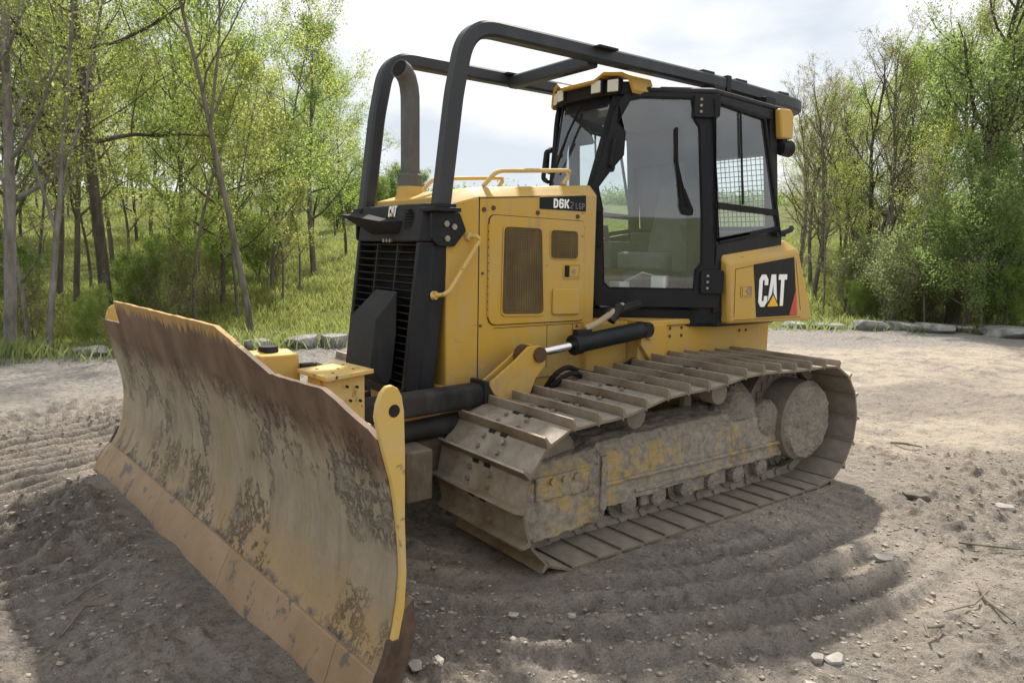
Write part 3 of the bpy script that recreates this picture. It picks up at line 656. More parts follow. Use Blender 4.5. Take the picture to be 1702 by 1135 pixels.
# angular guard in front of the grille
mb = MB()
F = lambda y, z, d: V(FN(z) + d, y, z)
top = [F(-.06, 1.345, .004), F(.205, 1.345, .004)]
a0, a1 = F(-.115, 1.185, .125), F(.205, 1.185, .125)
b0, b1 = F(-.115, .90, .125), F(.205, .90, .125)
c0, c1 = F(-.04, .81, .02), F(.23, .81, .02)
e0, e1 = F(.245, 1.10, .003), F(.245, .86, .003)
g0, g1 = F(-.15, 1.10, .003), F(-.15, .86, .003)
mb.add([top[0], top[1], a0, a1, b0, b1, c0, c1, e0, e1, g0, g1], [(0, 1, 3, 2), (2, 3, 5, 4), (4, 5, 7, 6), (1, 8, 3), (3, 8, 9, 5), (5, 9, 7), (0, 2, 10), (2, 4, 11, 10), (4, 6, 11), (0, 10, 11, 6, 7, 9, 8, 1)])
mb.build("guard_cover", M['charcoal'], nose, .006)
# visor shelf under the emblem with connector ports
mb = MB(); mb.add([(2.79, -.31, 1.80), (2.80, .17, 1.742), (2.955, -.37, 1.788), (2.93, .10, 1.738), (2.815, -.20, 1.665), (2.825, .14, 1.672), (2.94, -.355, 1.772), (2.915, .10, 1.705)], [(0, 1, 3, 2), (4, 6, 7, 5), (0, 2, 6, 4), (1, 5, 7, 3), (2, 3, 7, 6), (0, 4, 5, 1)])
mb.build("port_hood", M['rubber'], nose, .003)
mb = MB()
for i in range(3): mb.cyl((2.822, -.02 + .04 * i, 1.605 + .026), (2.838, -.02 + .04 * i, 1.605 + .026), .012, n=12)
for i in range(3): mb.cyl((2.822, -.02 + .04 * i, 1.69), (2.838, -.02 + .04 * i, 1.69), .012, n=12)
mb.build("connector_port", M['bolt'], nose)
mb = MB()
for k in range(7):
    hw = .052 * math.sqrt(max(.05, 1 - ((k - 3) / 3.6) ** 2)); z_ = 1.70 + k * .0165
    mb.bx((2.82, .235 - hw, z_), (2.8285 - (z_ - 1.615) * .16 + .003, .235 + hw, z_ + .006))
mb.build("round_vent", M['dark'], nose, smooth=0)

def cat_logo(o, u, v, n, h, parent, base_mat, tri=True, th=.003):
    """bold three-letter emblem: letters then triangle"""
    o = V(*o); u = V(*u); v = V(*v); n = V(*n)
    q = lambda pts, s, dx, lift=0: [o + u * ((p[0] * s * .5 + dx) * h) + v * (p[1] * .5 * h) + n * lift for p in pts]
    Cc = [(1, .66), (1, .3), (.72, 0), (.28, 0), (0, .3), (0, 1.7), (.28, 2), (.72, 2), (1, 1.7), (1, 1.34), (.62, 1.34), (.62, 1.58), (.56, 1.66), (.44, 1.66), (.38, 1.58), (.38, .42), (.44, .34), (.56, .34), (.62, .42), (.62, .66)]
    Aa = [(0, 0), (.36, 2), (.94, 2), (1.3, 0), (.9, 0), (.65, 1.5), (.40, 0)]
    Tt = [(.31, 0), (.31, 1.66), (0, 1.66), (0, 2), (1.0, 2), (1.0, 1.66), (.69, 1.66), (.69, 0)]
    mb = MB(); mb.prism(q(Cc, .92, 0), n * th); mb.prism(q(Aa, .82, .475), n * th); mb.prism(q(Tt, .90, 1.02), n * th)
    g = mb.build("white_lettering", M['white'], parent, smooth=0)
    if tri:
        cx = .475 + .65 * .41
        mb = MB(); mb.prism(q([((cx - .36) * 2, 0), ((cx + .36) * 2, 0), (cx * 2, .88)], 1, 0, th * 1.1), n * th); mb.build("triangle_border", base_mat, parent, smooth=0)
        mb = MB(); mb.prism(q([((cx - .29) * 2, .0), ((cx + .29) * 2, .0), (cx * 2, .71)], 1, 0, th * 2.2), n * th); mb.build("yellow_triangle", M['decal_yellow'], parent, smooth=0)
zz0 = 1.768
cat_logo((2.8310 - (zz0 - 1.615) * .16, -.015, zz0), (0, 1, 0), (-.16, 0, 1), (1, 0, .16), .064, nose, M['charcoal'])

# ------------------------------------------------ sweep bars over the cab
def bar_path(sd):
    return fillet([(2.736, .457 * sd, 1.80), (2.672, .457 * sd, 2.42), (2.60, .457 * sd, 2.800), (.40, .46 * sd, 2.800), (-.36, .46 * sd, 2.775), (-.50, .38 * sd, 2.770)], [.0, .27, .02, .12], 9)
sec = rrect(.088, .094, .014)
swp = None
for sd in (1, -1):
    P_ = [(2.736, .457 * sd, 1.80), (2.655, .457 * sd, 2.42), (2.575, .457 * sd, 2.800), (.36, .46 * sd, 2.800)]
    P_ = fillet(P_, [.05, .30], 12)
    mb = MB(); mb.sweep(P_, sec, (0, 1, 0)); o = mb.build("sweep_bar", M['tube'], dozer)
    if sd == 1: swp = o
    m2 = MB(); m2.box((2.735, .457 * sd, 1.800), (.17, .16, .022)); m2.box((2.733, .457 * sd, 1.822), (.125, .125, .02)); m2.build("base_flange", M['black'], o, .003)
    m2 = MB(); m2.prism(pl(rpoly([(2.80, 1.79), (2.62, 1.79), (2.575, 1.69), (2.655, 1.60), (2.76, 1.605), (2.80, 1.64)], .02, 3), .4535 * sd), (0, .022 * sd, 0)); m2.build("mount_plate", M['black'], o, .003)
    m2 = MB()
    for x_, z_ in ((2.71, 1.725), (2.66, 1.71), (2.705, 1.645)): m2.cyl((x_, .475 * sd, z_), (x_, .487 * sd, z_), .018, n=6)
    m2.build("bolt", M['bolt'], o)
# rear loop
P_ = fillet([(.345, .46, 2.800), (-.70, .46, 2.765), (-.70, -.46, 2.765), (.345, -.46, 2.800)], .22, 12)
mb = MB(); mb.sweep(P_, sec, (0, 0, 1)); lp = mb.build("rear_loop", M['tube'], dozer)
mb = MB()
for sd in (1, -1): mb.box((.355, .46 * sd, 2.80), (.05, .104, .11))
mb.build("joint_sleeve", M['black'], lp, .003)
mb = MB(); mb.sweep([(1.60, -.415, 2.775), (1.60, .415, 2.775)], rrect(.085, .085, .012), (0, 0, 1)); cb = mb.build("cross_bar", M['tube'], dozer)
mb = MB()
for sd in (1, -1):
    mb.prism([(1.62, .415 * sd, 2.80), (1.40, .415 * sd, 2.80), (1.55, .25 * sd, 2.80), (1.62, .25 * sd, 2.80)], (0, 0, .012))
    mb.bx((1.52, sd * .37, 2.818), (1.68, sd * .56, 2.832))
mb.build("gusset_plate", M['black'], cb, .002)
mb = MB()
for x_, z_ in ((.56, 2.853), (.18, 2.848), (-.36, 2.832)):
    for sd in (1, -1): mb.box((x_, .46 * sd, z_), (.13, .06, .018))
for x_, y_ in ((.52, .50), (-.06, .52)):
    for sd in (1, -1): mb.bx((x_ - .06, sd * (y_ - .05), 2.625), (x_ + .06, sd * (y_ + .06), 2.75))
mb.build("roof_bracket", M['black'], lp, .003)

# ------------------------------------------------ cab
p0 = V(1.385, .2, 0); dd = V(-.801, .598, 0); nn = V(.598, .801, 0); ZU = V(0, 0, 1)
def DP(s, z, off=0, sd=1):
    p = p0 + dd * s + ZU * z + nn * off
    return p if sd == 1 else mir(p)
RC = V(-.085, .75, 0)                                # rear corner
cab_m = MB()
# floor/base skirt, roof slab, rear pillars
def plan(z, inset=0):
    h = [V(1.385 - inset, .2 - inset * .3, z), DP(.913, z) - nn * inset, V(-.06 + inset, .75 - inset, z)]
    return h + [mir(p) for p in h[::-1]]
cab_m.loft([plan(1.08, .02), plan(1.20, .004)])
def rplan(z, e=0):
    f = lambda p: V(p[0], p[1], p[2] + .03 * (p[0] - .75))
    h = [V(1.225 + e, .28, z), V(1.17 + e * .7, .36 + e * .5, z), V(.76, .715 + e, z), V(-.10 - e, .715 + e, z)]
    h = [f(p) for p in h]; return h + [mir(p) for p in h[::-1]]
cab = cab_m.build("cab", M['black'], dozer, .008)
mb = MB(); mb.loft([rplan(2.632, -.015), rplan(2.645, .012), rplan(2.668, .010), rplan(2.684, -.03), rplan(2.690, -.12)]); roof = mb.build("cab_roof", M['charcoal'], cab, .006)
mb = MB()
for sd in (1, -1):
    # A pillar
    A0 = [(1.40, .19 * sd, 1.20), (1.36, .235 * sd, 1.20), (1.31, .20 * sd, 1.20), (1.34, .15 * sd, 1.20)]
    A1 = [(1.425, .19 * sd, 2.00), (1.365, .235 * sd, 2.00), (1.315, .20 * sd, 2.00), (1.35, .145 * sd, 2.00)]
    A2 = [(1.262, .255 * sd, 2.645), (1.205, .315 * sd, 2.645), (1.145, .28 * sd, 2.645), (1.19, .205 * sd, 2.645)]
    mb.loft([A0, A1, A2])
    # B pillar
    B0 = DP(.905, 0, 0, sd); B1 = V(.79, .712 * sd, 0)
    mb.loft([[V(.66, .742 * sd, 1.1), V(.66, .66 * sd, 1.1), V(.80, .60 * sd, 1.1), V(.745, .675 * sd, 1.1)], [V(.755, .722 * sd, 2.645), V(.755, .63 * sd, 2.645), V(.90, .55 * sd, 2.645), V(.845, .612 * sd, 2.645)]])
    # C pillar
    mb.loft([[V(-.075, .745 * sd, 1.2), V(-.01, .747 * sd, 1.2), V(-.01, .68 * sd, 1.2), V(-.075, .68 * sd, 1.2)], [V(.05, .71 * sd, 2.62), V(.14, .712 * sd, 2.62), V(.14, .64 * sd, 2.62), V(.05, .64 * sd, 2.62)]])
    # rear side sill and header
    mb.prism([(.70, .741 * sd, 1.18), (-.06, .741 * sd, 1.18), (-.06, .741 * sd, 1.765), (.70, .741 * sd, 1.655)], (0, -.05 * sd, 0))
    mb.prism([(.77, .722 * sd, 2.585), (.12, .722 * sd, 2.545), (.12, .722 * sd, 2.62), (.77, .722 * sd, 2.64)], (0, -.05 * sd, 0))
mb.bx((-.08, -.70, 1.2), (-.03, .70, 1.80)); mb.bx((.06, -.66, 2.57), (.12, .66, 2.62)); mb.prism([(.012, -.66, 2.31), (.075, -.66, 2.57), (.13, -.66, 2.57), (.13, -.66, 2.31)], (0, 1.32, 0))
mb.prism([(1.405, -.17, 1.20), (1.405, .17, 1.20), (1.425, .17, 1.98), (1.425, -.17, 1.98)], (-.04, 0, 0))
mb.prism([(1.275, -.22, 2.56), (1.275, .22, 2.56), (1.258, .23, 2.645), (1.258, -.23, 2.645)], (-.06, 0, 0))
mb.build("cab_frame", M['black'], cab, .006)

for sd in (1, -1):
    Q = lambda pts, off: [DP(a, b, off, sd) for a, b in pts]
    dz = nn * .03 if sd == 1 else mir(nn * .03)
    gl_o = [(.046, 2.03), (.163, 2.452 - .06), (.205, 2.30), (.150, 2.39)]
    glass = [(.078, 1.88), (.046, 2.02), (.125, 2.13), (.211, 2.236), (.217, 2.392), (.163, 2.452), (.243, 2.600), (.323, 2.616), (.653, 2.614), (.677, 2.479), (.713, 2.435), (.760, 1.837), (.774, 1.517), (.735, 1.464), (.730, 1.337), (.142, 1.338), (.105, 1.371)]
    outer = [(.006, 1.88), (.004, 2.03), (.060, 2.20), (.100, 2.36), (.130, 2.50), (.165, 2.585), (.215, 2.645), (.400, 2.648), (.700, 2.648), (.790, 2.645), (.800, 2.45), (.835, 1.837), (.860, 1.517), (.895, 1.464), (.905, 1.215), (.060, 1.215), (.020, 1.30)]
    order = lambda L_: L_
    mb = MB(); mb.ring(Q(outer, .004), Q(glass, .004), dz); door = mb.build("cab_door", M['black'], dozer, .006)
    gk = [V(*p) for p in glass]; cg = sum(gk) / len(gk); inn = [cg + (p - cg) * .985 for p in gk]
    mb = MB(); mb.ring(Q(glass, .030), Q(inn, .030), dz * .2); mb.build("rubber_seal", M['rubber'], door)
    mb = MB(); mb.add(Q(glass, .020), [tuple(range(len(glass)))]); mb.build("door_glass", M['glass'], door, smooth=0)
    for (s0, s1, z0, z1) in ((.665, .84, 2.485, 2.636), (.765, .925, 1.315, 1.475)):
        mb = MB(); mb.prism(Q(rpoly([(s0, z0), (s1, z0), (s1, z1), (s0, z1)], .02, 3), .036), dz * .9); h_ = mb.build("door_hinge", M['black'], door, .004)
        mb = MB()
        for k in range(3):
            z_ = z0 + (z1 - z0) * (.24 + .26 * k); a = DP(s0 + .045, z_, .06, sd); b = DP(s0 + .045, z_, .070, sd); mb.cyl(a, b, .0095, n=10)
        mb.build("bolt", M['bolt'], h_)
    # wiper
    mb = MB(); mb.tube([DP(.556, 2.415, .045, sd), DP(.566, 2.21, .045, sd), DP(.600, 2.02, .045, sd), DP(.640, 1.90, .045, sd)], .011, 8)
    mb.tube([DP(.556, 2.42, .034, sd), DP(.575, 2.17, .034, sd), DP(.600, 1.96, .034, sd)], .009, 6)
    mb.tube([DP(.565, 2.20, .052, sd), DP(.615, 2.03, .052, sd), DP(.655, 1.90, .055, sd)], .007, 8)
    mb.prism(Q(rpoly([(.595, 2.03), (.63, 2.02), (.695, 1.875), (.69, 1.84), (.62, 1.85), (.600, 1.90)], .02, 3), .03), dz * .8); mb.build("wiper", M['rubber'], door)
    mb = MB(); mb.tube(fillet([DP(.150, 2.335, .03, sd), DP(.146, 2.33, .075, sd), DP(.118, 2.16, .075, sd), DP(.122, 2.155, .03, sd)], .02), .013, 8)
    mb.prism(Q(rpoly([(.135, 2.36), (.185, 2.36), (.15, 2.12), (.10, 2.12)], .02, 3), .034), dz * .3); mb.build("door_handle", M['black'], door)
    mb = MB(); mb.prism(Q(rpoly([(.02, 1.86), (.085, 1.86), (.085, 1.62), (.02, 1.62)], .025, 3), .034), dz * .7); mb.build("latch_cover", M['rubber'], door, .004)
    # rear side window : two panes, mullion, lower pane
    w_o = [(.795, 2.603), (.205, 2.560), (-.030, 1.765), (.690, 1.655)]
    yy = lambda z: (.712 + (2.645 - z) * .026) * sd
    W = lambda pts, o=0: [(a, yy(b) + o * sd, b) for a, b in pts]
    mb = MB()
    mb.ring(W(w_o, .004), W([(.775, 2.578), (.225, 2.535), (.005, 1.795), (.710, 1.692)], .004), (0, .012 * sd, 0))
    mb.prism(W([(.505, 2.572), (.488, 2.571), (.425, 1.93), (.443, 1.93)], .004), (0, .010 * sd, 0))
    mb.prism(W([(.740, 1.935), (.030, 1.915), (.020, 1.870), (.735, 1.890)], .004), (0, .012 * sd, 0))
    fr_ = mb.build("side_window", M['rubber'], dozer, .003)
    mb = MB(); mb.add(W([(.775, 2.578), (.225, 2.535), (.005, 1.795), (.710, 1.692)], -.002), [(0, 1, 2, 3)]); mb.build("window_pane", M['glass'], fr_, smooth=0)
    # rear corner work lamp housing
    mb = MB(); mb.prism([(.095, .715 * sd, 2.625), (-.035, .715 * sd, 2.635), (-.075, .715 * sd, 2.60), (-.085, .715 * sd, 2.425), (.065, .715 * sd, 2.420)], (0, .055 * sd, 0)); mb.build("rear_lamp_housing", M['yellow'], cab, .014)
    mb = MB(); mb.cyl((.0, .72 * sd, 2.36), (-.085, .74 * sd, 2.36), .05, .062); mb.box((-.02, .72 * sd, 2.40), (.06, .05, .06)); mb.build("rear_lamp", M['black'], cab, .003)
    mb = MB(); mb.tube(fillet([(.03, .775 * sd, 1.745), (-.05, .80 * sd, 1.765), (-.10, .79 * sd, 1.79), (-.13, .76 * sd, 1.77)], .03), .021, 10); mb.box((.01, .76 * sd, 1.735), (.11, .05, .03)); mb.build("rear_bracket", M['black'], cab, .003)
# windshield glass, wiper, mirror bracket
mb = MB(); mb.add([(1.418, -.185, 1.985), (1.418, .185, 1.985), (1.262, .245, 2.60), (1.262, -.245, 2.60)], [(0, 1, 2, 3)]); mb.build("windshield", M['glass'], cab, smooth=0)
mb = MB(); mb.tube([(1.300, -.02, 2.59), (1.345, -.09, 2.42), (1.385, -.13, 2.27)], .009, 6); mb.tube([(1.365, -.09, 2.37), (1.405, -.16, 2.14)], .008, 6)
mb.build("front_wiper", M['rubber'], cab)
mb = MB(); mb.tube(fillet([(1.39, -.225, 2.30), (1.40, -.265, 2.30), (1.425, -.265, 2.10), (1.41, -.22, 2.08)], .04), .017, 8); mb.build("side_handle", M['black'], cab)
mb = MB(); mb.add([(-.07, -.66, 1.80), (-.07, .66, 1.80), (.075, .63, 2.57), (.075, -.63, 2.57)], [(0, 1, 2, 3)]); mb.build("rear_window", M['glass'], cab, smooth=0)
# wire screen over the rear window
mb = MB()
for i in range(15):
    z_ = 1.80 + i * .038; x_ = -.085 + (z_ - 1.80) * .19; mb.tube([(x_, -.64, z_), (x_, .64, z_)], .0030, 5)
for i in range(33): y_ = -.64 + i * .04; mb.tube([(-.093, y_, 1.79), (.016, y_, 2.335)], .0030, 5)
mb.build("wire_screen", M['rubber'], dozer, smooth=0)
mb = MB(); mb.prism([(-.055, -.65, 1.78), (.02, -.65, 2.312), (.05, -.65, 2.312), (-.02, -.65, 1.78)], (0, .66, 0)); mb.build("added_dark_panel", M['interior'], cab, .004)  # added panel, keeps the view through half the rear window dark
# roof visor with four lamps
mb = MB()
vs_ = []
prof = [(-.40, 2.66), (-.375, 2.735), (-.29, 2.765), (-.20, 2.745), (-.13, 2.742), (-.07, 2.785), (.07, 2.785), (.13, 2.742), (.20, 2.745), (.29, 2.765), (.375, 2.735), (.40, 2.66)]
prof = [(-.42, 2.648), (-.40, 2.70), (-.33, 2.755), (-.25, 2.762), (-.20, 2.735), (-.06, 2.733), (.0, 2.740), (.06, 2.742), (.12, 2.778), (.30, 2.785), (.39, 2.757), (.42, 2.648)]
prof = [(-.42, 2.648), (-.40, 2.715), (-.35, 2.765), (-.24, 2.778), (-.17, 2.735), (.17, 2.735), (.24, 2.778), (.35, 2.768), (.40, 2.740), (.43, 2.650)]
fx_ = lambda y: 1.36 - .55 * max(0, abs(y) - .2) 
ringA = [V(fx_(y), y, z) for y, z in prof]; ringB = [V(fx_(y) - .20, y * 1.0, z + (.004 if abs(y) < .4 else 0)) for y, z in prof]
ringAi = [V(fx_(y), y * .95, z - .022) for y, z in prof]; ringBi = [V(fx_(y) - .20, y * .95, z - .022) for y, z in prof]
n_p = len(prof)
mb.add(ringA + ringB + ringAi + ringBi, [(i, i + 1, n_p + i + 1, n_p + i) for i in range(n_p - 1)] + [(2 * n_p + i, 3 * n_p + i, 3 * n_p + i + 1, 2 * n_p + i + 1) for i in range(n_p - 1)] + [(i, 2 * n_p + i, 2 * n_p + i + 1, i + 1) for i in range(n_p - 1)] + [(n_p + i, n_p + i + 1, 3 * n_p + i + 1, 3 * n_p + i) for i in range(n_p - 1)] + [(0, n_p, 3 * n_p, 2 * n_p), (n_p - 1, 3 * n_p - 1, 4 * n_p - 1, 2 * n_p - 1)])
visor = mb.build("light_visor", M['yellow'], dozer, .004)
mb = MB(); mb.prism([(1.18, -.38, 2.632), (1.27, -.30, 2.632), (1.325, -.16, 2.632), (1.325, .16, 2.632), (1.27, .30, 2.632), (1.18, .38, 2.632)], (0, 0, .085)); mb.build("lamp_housing", M['black'], visor, .006)
for y_ in (-.315, -.20, .17, .275):
    x_ = 1.345 - (.50 * max(0, abs(y_) - .18)); yaw = math.copysign(max(0, abs(y_) - .12) * 2.2, y_)
    m3 = np.array(Matrix.Rotation(yaw, 3, 'Z'))
    mb = MB(); mb.box(V(x_ - .035, y_, 2.688), (.06, .098, .098), m3); lm = mb.build("headlight", M['black'], dozer, .008)
    mb = MB(); mb.box(V(x_ - .035, y_, 2.688) + m3 @ V(.033, 0, 0), (.010, .080, .078), m3); mb.build("lens", M['lens'], lm, .006)
# interior
mb = MB(); mb.box((.42, 0, 1.52), (.50, .50, .14)); mb.prism([(.20, -.25, 1.55), (.34, -.25, 1.57), (.20, -.25, 2.12), (.10, -.25, 2.12)], (0, .50, 0)); mb.prism([(.12, -.15, 2.12), (.20, -.15, 2.12), (.17, -.15, 2.32), (.11, -.15, 2.32)], (0, .30, 0)); mb.build("driver_seat", M['seat'], cab, .03)
mb = MB(); mb.box((.42, 0, 1.33), (.42, .42, .25)); mb.box((.42, .40, 1.56), (.50, .16, .22)); mb.box((.42, -.40, 1.56), (.50, .16, .22)); mb.cyl((.62, .40, 1.66), (.66, .40, 1.80), .022); mb.cyl((.62, -.40, 1.66), (.66, -.40, 1.80), .022)
mb.bx((-.02, -.66, 1.2), (.10, .66, 1.76)); mb.prism([(1.36, -.15, 1.2), (1.36, .15, 1.2), (1.36, .15, 1.90), (1.36, -.15, 1.90)], (-.16, 0, 0)); mb.prism([(.98, -.40, 2.60), (1.2, -.22, 2.60), (1.2, .22, 2.60), (.98, .40, 2.60), (.10, .62, 2.60), (.10, -.62, 2.60)], (0, 0, .03)); mb.bx((.0, -.6, 1.19), (1.1, .36, 1.215)); mb.build("cab_interior", M['interior'], cab, .012)
mb = MB(); mb.box((.98, .30, 1.40), (.20, .16, .01), np.array(Matrix.Rotation(.5, 3, 'X') @ Matrix.Rotation(.3, 3, 'Z'))); mb.box((.90, .42, 1.385), (.26, .10, .08), np.array(Matrix.Rotation(.64, 3, 'Z'))); mb.box((1.14, .26, 1.36), (.10, .10, .04)); mb.build("papers", M['paper'], cab, .002)
mb = MB(); mb.box((1.12, -.20, 2.42), (.03, .20, .12), np.array(Matrix.Rotation(.5, 3, 'Y'))); mb.tube([(1.13, -.20, 2.60), (1.12, -.20, 2.45)], .01, 6); mb.build("inside_mirror", M['rubber'], cab, .01)

# ------------------------------------------------ rear side boxes with the emblem
for sd in (1, -1):
    prof = [(.64, 1.104), (.70, 1.525), (-.205, 1.632), (-.455, 1.086)]
    in_ = [(.65, 1.10), (.70, 1.612), (-.17, 1.708), (-.455, 1.086)]
    mb = MB()
    A_ = [(.600, .80 * sd, 1.104), (.640, .80 * sd, 1.520), (-.205, .80 * sd, 1.630), (-.460, .80 * sd, 1.088)]
    B_ = [(.600, .45 * sd, 1.104), (.655, .70 * sd, 1.615), (-.150, .70 * sd, 1.706), (-.460, .45 * sd, 1.088)]
    mb.loft([A_, B_]); box = mb.build("fuel_box" if sd == 1 else "battery_box", M['yellow'], dozer, .022)
    y0 = .8005 * sd
    mb = MB(); dp = [(.355, 1.516), (-.14, 1.573), (-.225, 1.135), (.288, 1.139)]
    mb.prism(pl(dp, y0), (0, .003 * sd, 0)); de = mb.build("emblem_decal", M['decal_black'], box, smooth=0)
    mb = MB(); mb.prism(pl([(-.203, 1.315), (-.225, 1.136), (-.125, 1.137)], y0 + .0031 * sd), (0, .002 * sd, 0))
    mb = MB(); mb.prism(pl([(-.188, 1.335), (-.2235, 1.1375), (-.120, 1.139)], y0 + .0031 * sd), (0, .002 * sd, 0)); mb.build("red_corner", M['decal_red'], de, smooth=0)
    uu = (-1, 0, .0) if sd == 1 else (1, 0, 0); oo = (.283, y0 + .0035 * sd, 1.213) if sd == 1 else (-.075, y0 + .0035 * sd, 1.213)
    cat_logo(oo, uu, (0, 0, 1), (0, sd, 0), .232, de, M['decal_black'])
    mb = MB(); a = rpoly([(.493, 1.368), (.362, 1.368), (.357, 1.288), (.487, 1.288)], .006, 2); c0 = sum(a) / len(a)
    mb.ring(pl(a, y0), pl([c0 + (p - c0) * .86 for p in a], y0), (0, .006 * sd, 0)); mb.bx((.418, y0, 1.296), (.470, y0 + .005 * sd, 1.36)); mb.build("latch", M['yellow'], box, .002)
    mb = MB(); mb.bx((.376, y0, 1.297), (.412, y0 + .002 * sd, 1.36)); mb.cyl((.43, y0, 1.33), (.43, y0 + .012 * sd, 1.33), .008, n=10); mb.build("lock", M['bolt'], box)
    mb = MB()
    for a, b, c_, d_2 in ((.56, 1.485, .55, 1.150), (-.165, 1.55, -.27, 1.17)): mb.prism(pl([(a, b), (a - .003, b), (c_ - .003, d_2), (c_, d_2)], y0), (0, .0015 * sd, 0))
    mb.prism(pl([(.555, 1.128), (-.27, 1.118), (-.27, 1.121), (.555, 1.131)], y0), (0, .0015 * sd, 0)); mb.prism(pl([(.56, 1.485), (.36, 1.51), (.36, 1.507), (.56, 1.482)], y0), (0, .0015 * sd, 0))
    mb.build("panel_seam", M['dark'], box, smooth=0)

# ------------------------------------------------ main frame
mb = MB()
mb.bx((-.06, -.60, .70), (1.285, .60, 1.095)); mb.bx((-.40, -.45, .45), (1.6, .45, 1.07)); mb.bx((1.3, -.44, .40), (2.72, .44, .815))
mb.bx((.60, -.62, 1.095), (1.2, .62, 1.135)); mb.bx((1.285, -.50, .80), (1.66, .50, 1.13))
frame = mb.build("main_frame", M['yellow'], dozer, .010)
mb = MB()
for x_, z_ in ((.98, 1.075), (.86, 1.075), (.98, 1.02), (.86, 1.02), (.20, 1.02), (.12, 1.02)):
    for sd in (1, -1): mb.cyl((x_, .598 * sd, z_), (x_, .604 * sd, z_), .012, n=10)
mb.build("bolt", M['rustbolt'], frame)
mb = MB()
for sd in (1, -1): mb.prism([(1.29, .60 * sd, 1.11), (1.295, .60 * sd, .98), (1.20, .60 * sd, .87), (1.05, .60 * sd, .86), (1.05, .60 * sd, 1.11)], (0, .035 * sd, 0)); mb.cyl((1.225, .63 * sd, 1.045), (1.225, .655 * sd, 1.045), .033)
mb.build("cylinder_mount", M['yellow'], frame, .006)

# ------------------------------------------------ lift cylinders, brackets, C-frame
for sd in (1, -1):
    a = V(2.185, .62 * sd, .987); b = V(1.26, .62 * sd, 1.083); d = (b - a) / np.linalg.norm(b - a)
    mb = MB(); mb.cyl(a + d * .32, b - d * .02, .056, n=24); mb.cyl(a + d * .30, a + d * .36, .064, n=24); mb.cyl(b - V(0, .05, 0), b + V(0, .05, 0), .05)
    mb.box(a + d * .38 + V(0, 0, .065), (.12, .05, .04)); ly = mb.build("lift_cylinder", M['black'], dozer, .003)
    mb = MB(); mb.cyl(a + d * .03, a + d * .31, .026, n=20); mb.build("piston_rod", M['chrome'], ly)
    mb = MB(); mb.tube(fillet([a + d * .40 + V(0, .0, .085), a + d * .52 + V(0, .0, .11), a + d * .66 + V(0, 0, .165), a + d * .78 + V(0, -.06, .175)], .08), .020, 10); mb.build("hose", M['hose'], ly)
    mb = MB(); mb.tube(fillet([a + d * .60 + V(0, -.02, .15), a + d * .75 + V(0, -.04, .155), a + d * .95 + V(0, -.08, .16)], .06), .028, 10); mb.cyl(a + d * .62 + V(0, -.0, .10), a + d * .70 + V(0, 0, .19), .03, n=12); mb.build("hose_fitting", M['black_dusty'], ly)
    for k_, (yy0, zz1) in enumerate(((.66, .0), (.70, -.03))):
        mb = MB(); mb.tube(fillet([(2.10, (yy0 - .06) * sd, .74), (2.06, yy0 * sd, .86 + zz1), (1.96, yy0 * sd, .90 + zz1), (1.80, (yy0 - .02) * sd, .84 + zz1), (1.55, .60 * sd, .80), (1.30, .58 * sd, .88)], .12, 8), .016, 8); mb.build("hydraulic_hose", M['rubber'], dozer)
    # bracket plates
    pr_ = rpoly([(2.36, .965), (2.265, 1.040), (2.180, 1.040), (2.130, .985), (2.138, .92), (2.21, .845), (2.255, .74), (2.40, .72), (2.50, .78), (2.545, .845)], .025, 3)
    mb = MB()
    for y_ in (.575, .648): mb.prism(pl(pr_, y_ * sd), (0, .018 * sd, 0))
    mb.bx((2.25, .594 * sd, .74), (2.42, .647 * sd, .84)); br = mb.build("lift_bracket", M['yellow'], dozer, .004)
    mb = MB(); mb.cyl((2.185, .56 * sd, .987), (2.185, .682 * sd, .987), .045); mb.cyl((2.265, .60 * sd, .985), (2.265, .64 * sd, .985), .062); mb.build("pivot_pin", M['rustbolt'], br)
    # angle cylinder
    dz_ = 0 if sd == 1 else -.22
    mb = MB(); mb.sweep([(2.52, .60 * sd, .785 + dz_), (3.52, .66 * sd, .775 + dz_)], rrect(.12, .125, .030), (0, 0, 1)); mb.sweep([(2.36, .58 * sd, .775 + dz_), (2.60, .60 * sd, .785 + dz_)], rrect(.135, .10, .02), (0, 0, 1)); mb.box((2.56, .60 * sd, .79 + dz_), (.03, .15, .15)); mb.cyl((2.50, .58 * sd, .645 + dz_), (3.5, .60 * sd, .60 + dz_), .058)
    mb.build("angle_cylinder", M['black_dusty'], dozer, .004)
mb = MB()
for sd in (1, -1): mb.sweep([(1.4, .53 * sd, .52), (3.02, .53 * sd, .45)], rrect(.10, .22, .015), (0, 0, 1))
mb.bx((2.98, -.80, .31), (3.13, .80, .575)); mb.prism([(3.14, -.55, .34), (3.14, .55, .34), (3.58, .14, .34), (3.58, -.14, .34)], (0, 0, .22)); 
mb.build("push_frame", M['beam'], dozer, .010)

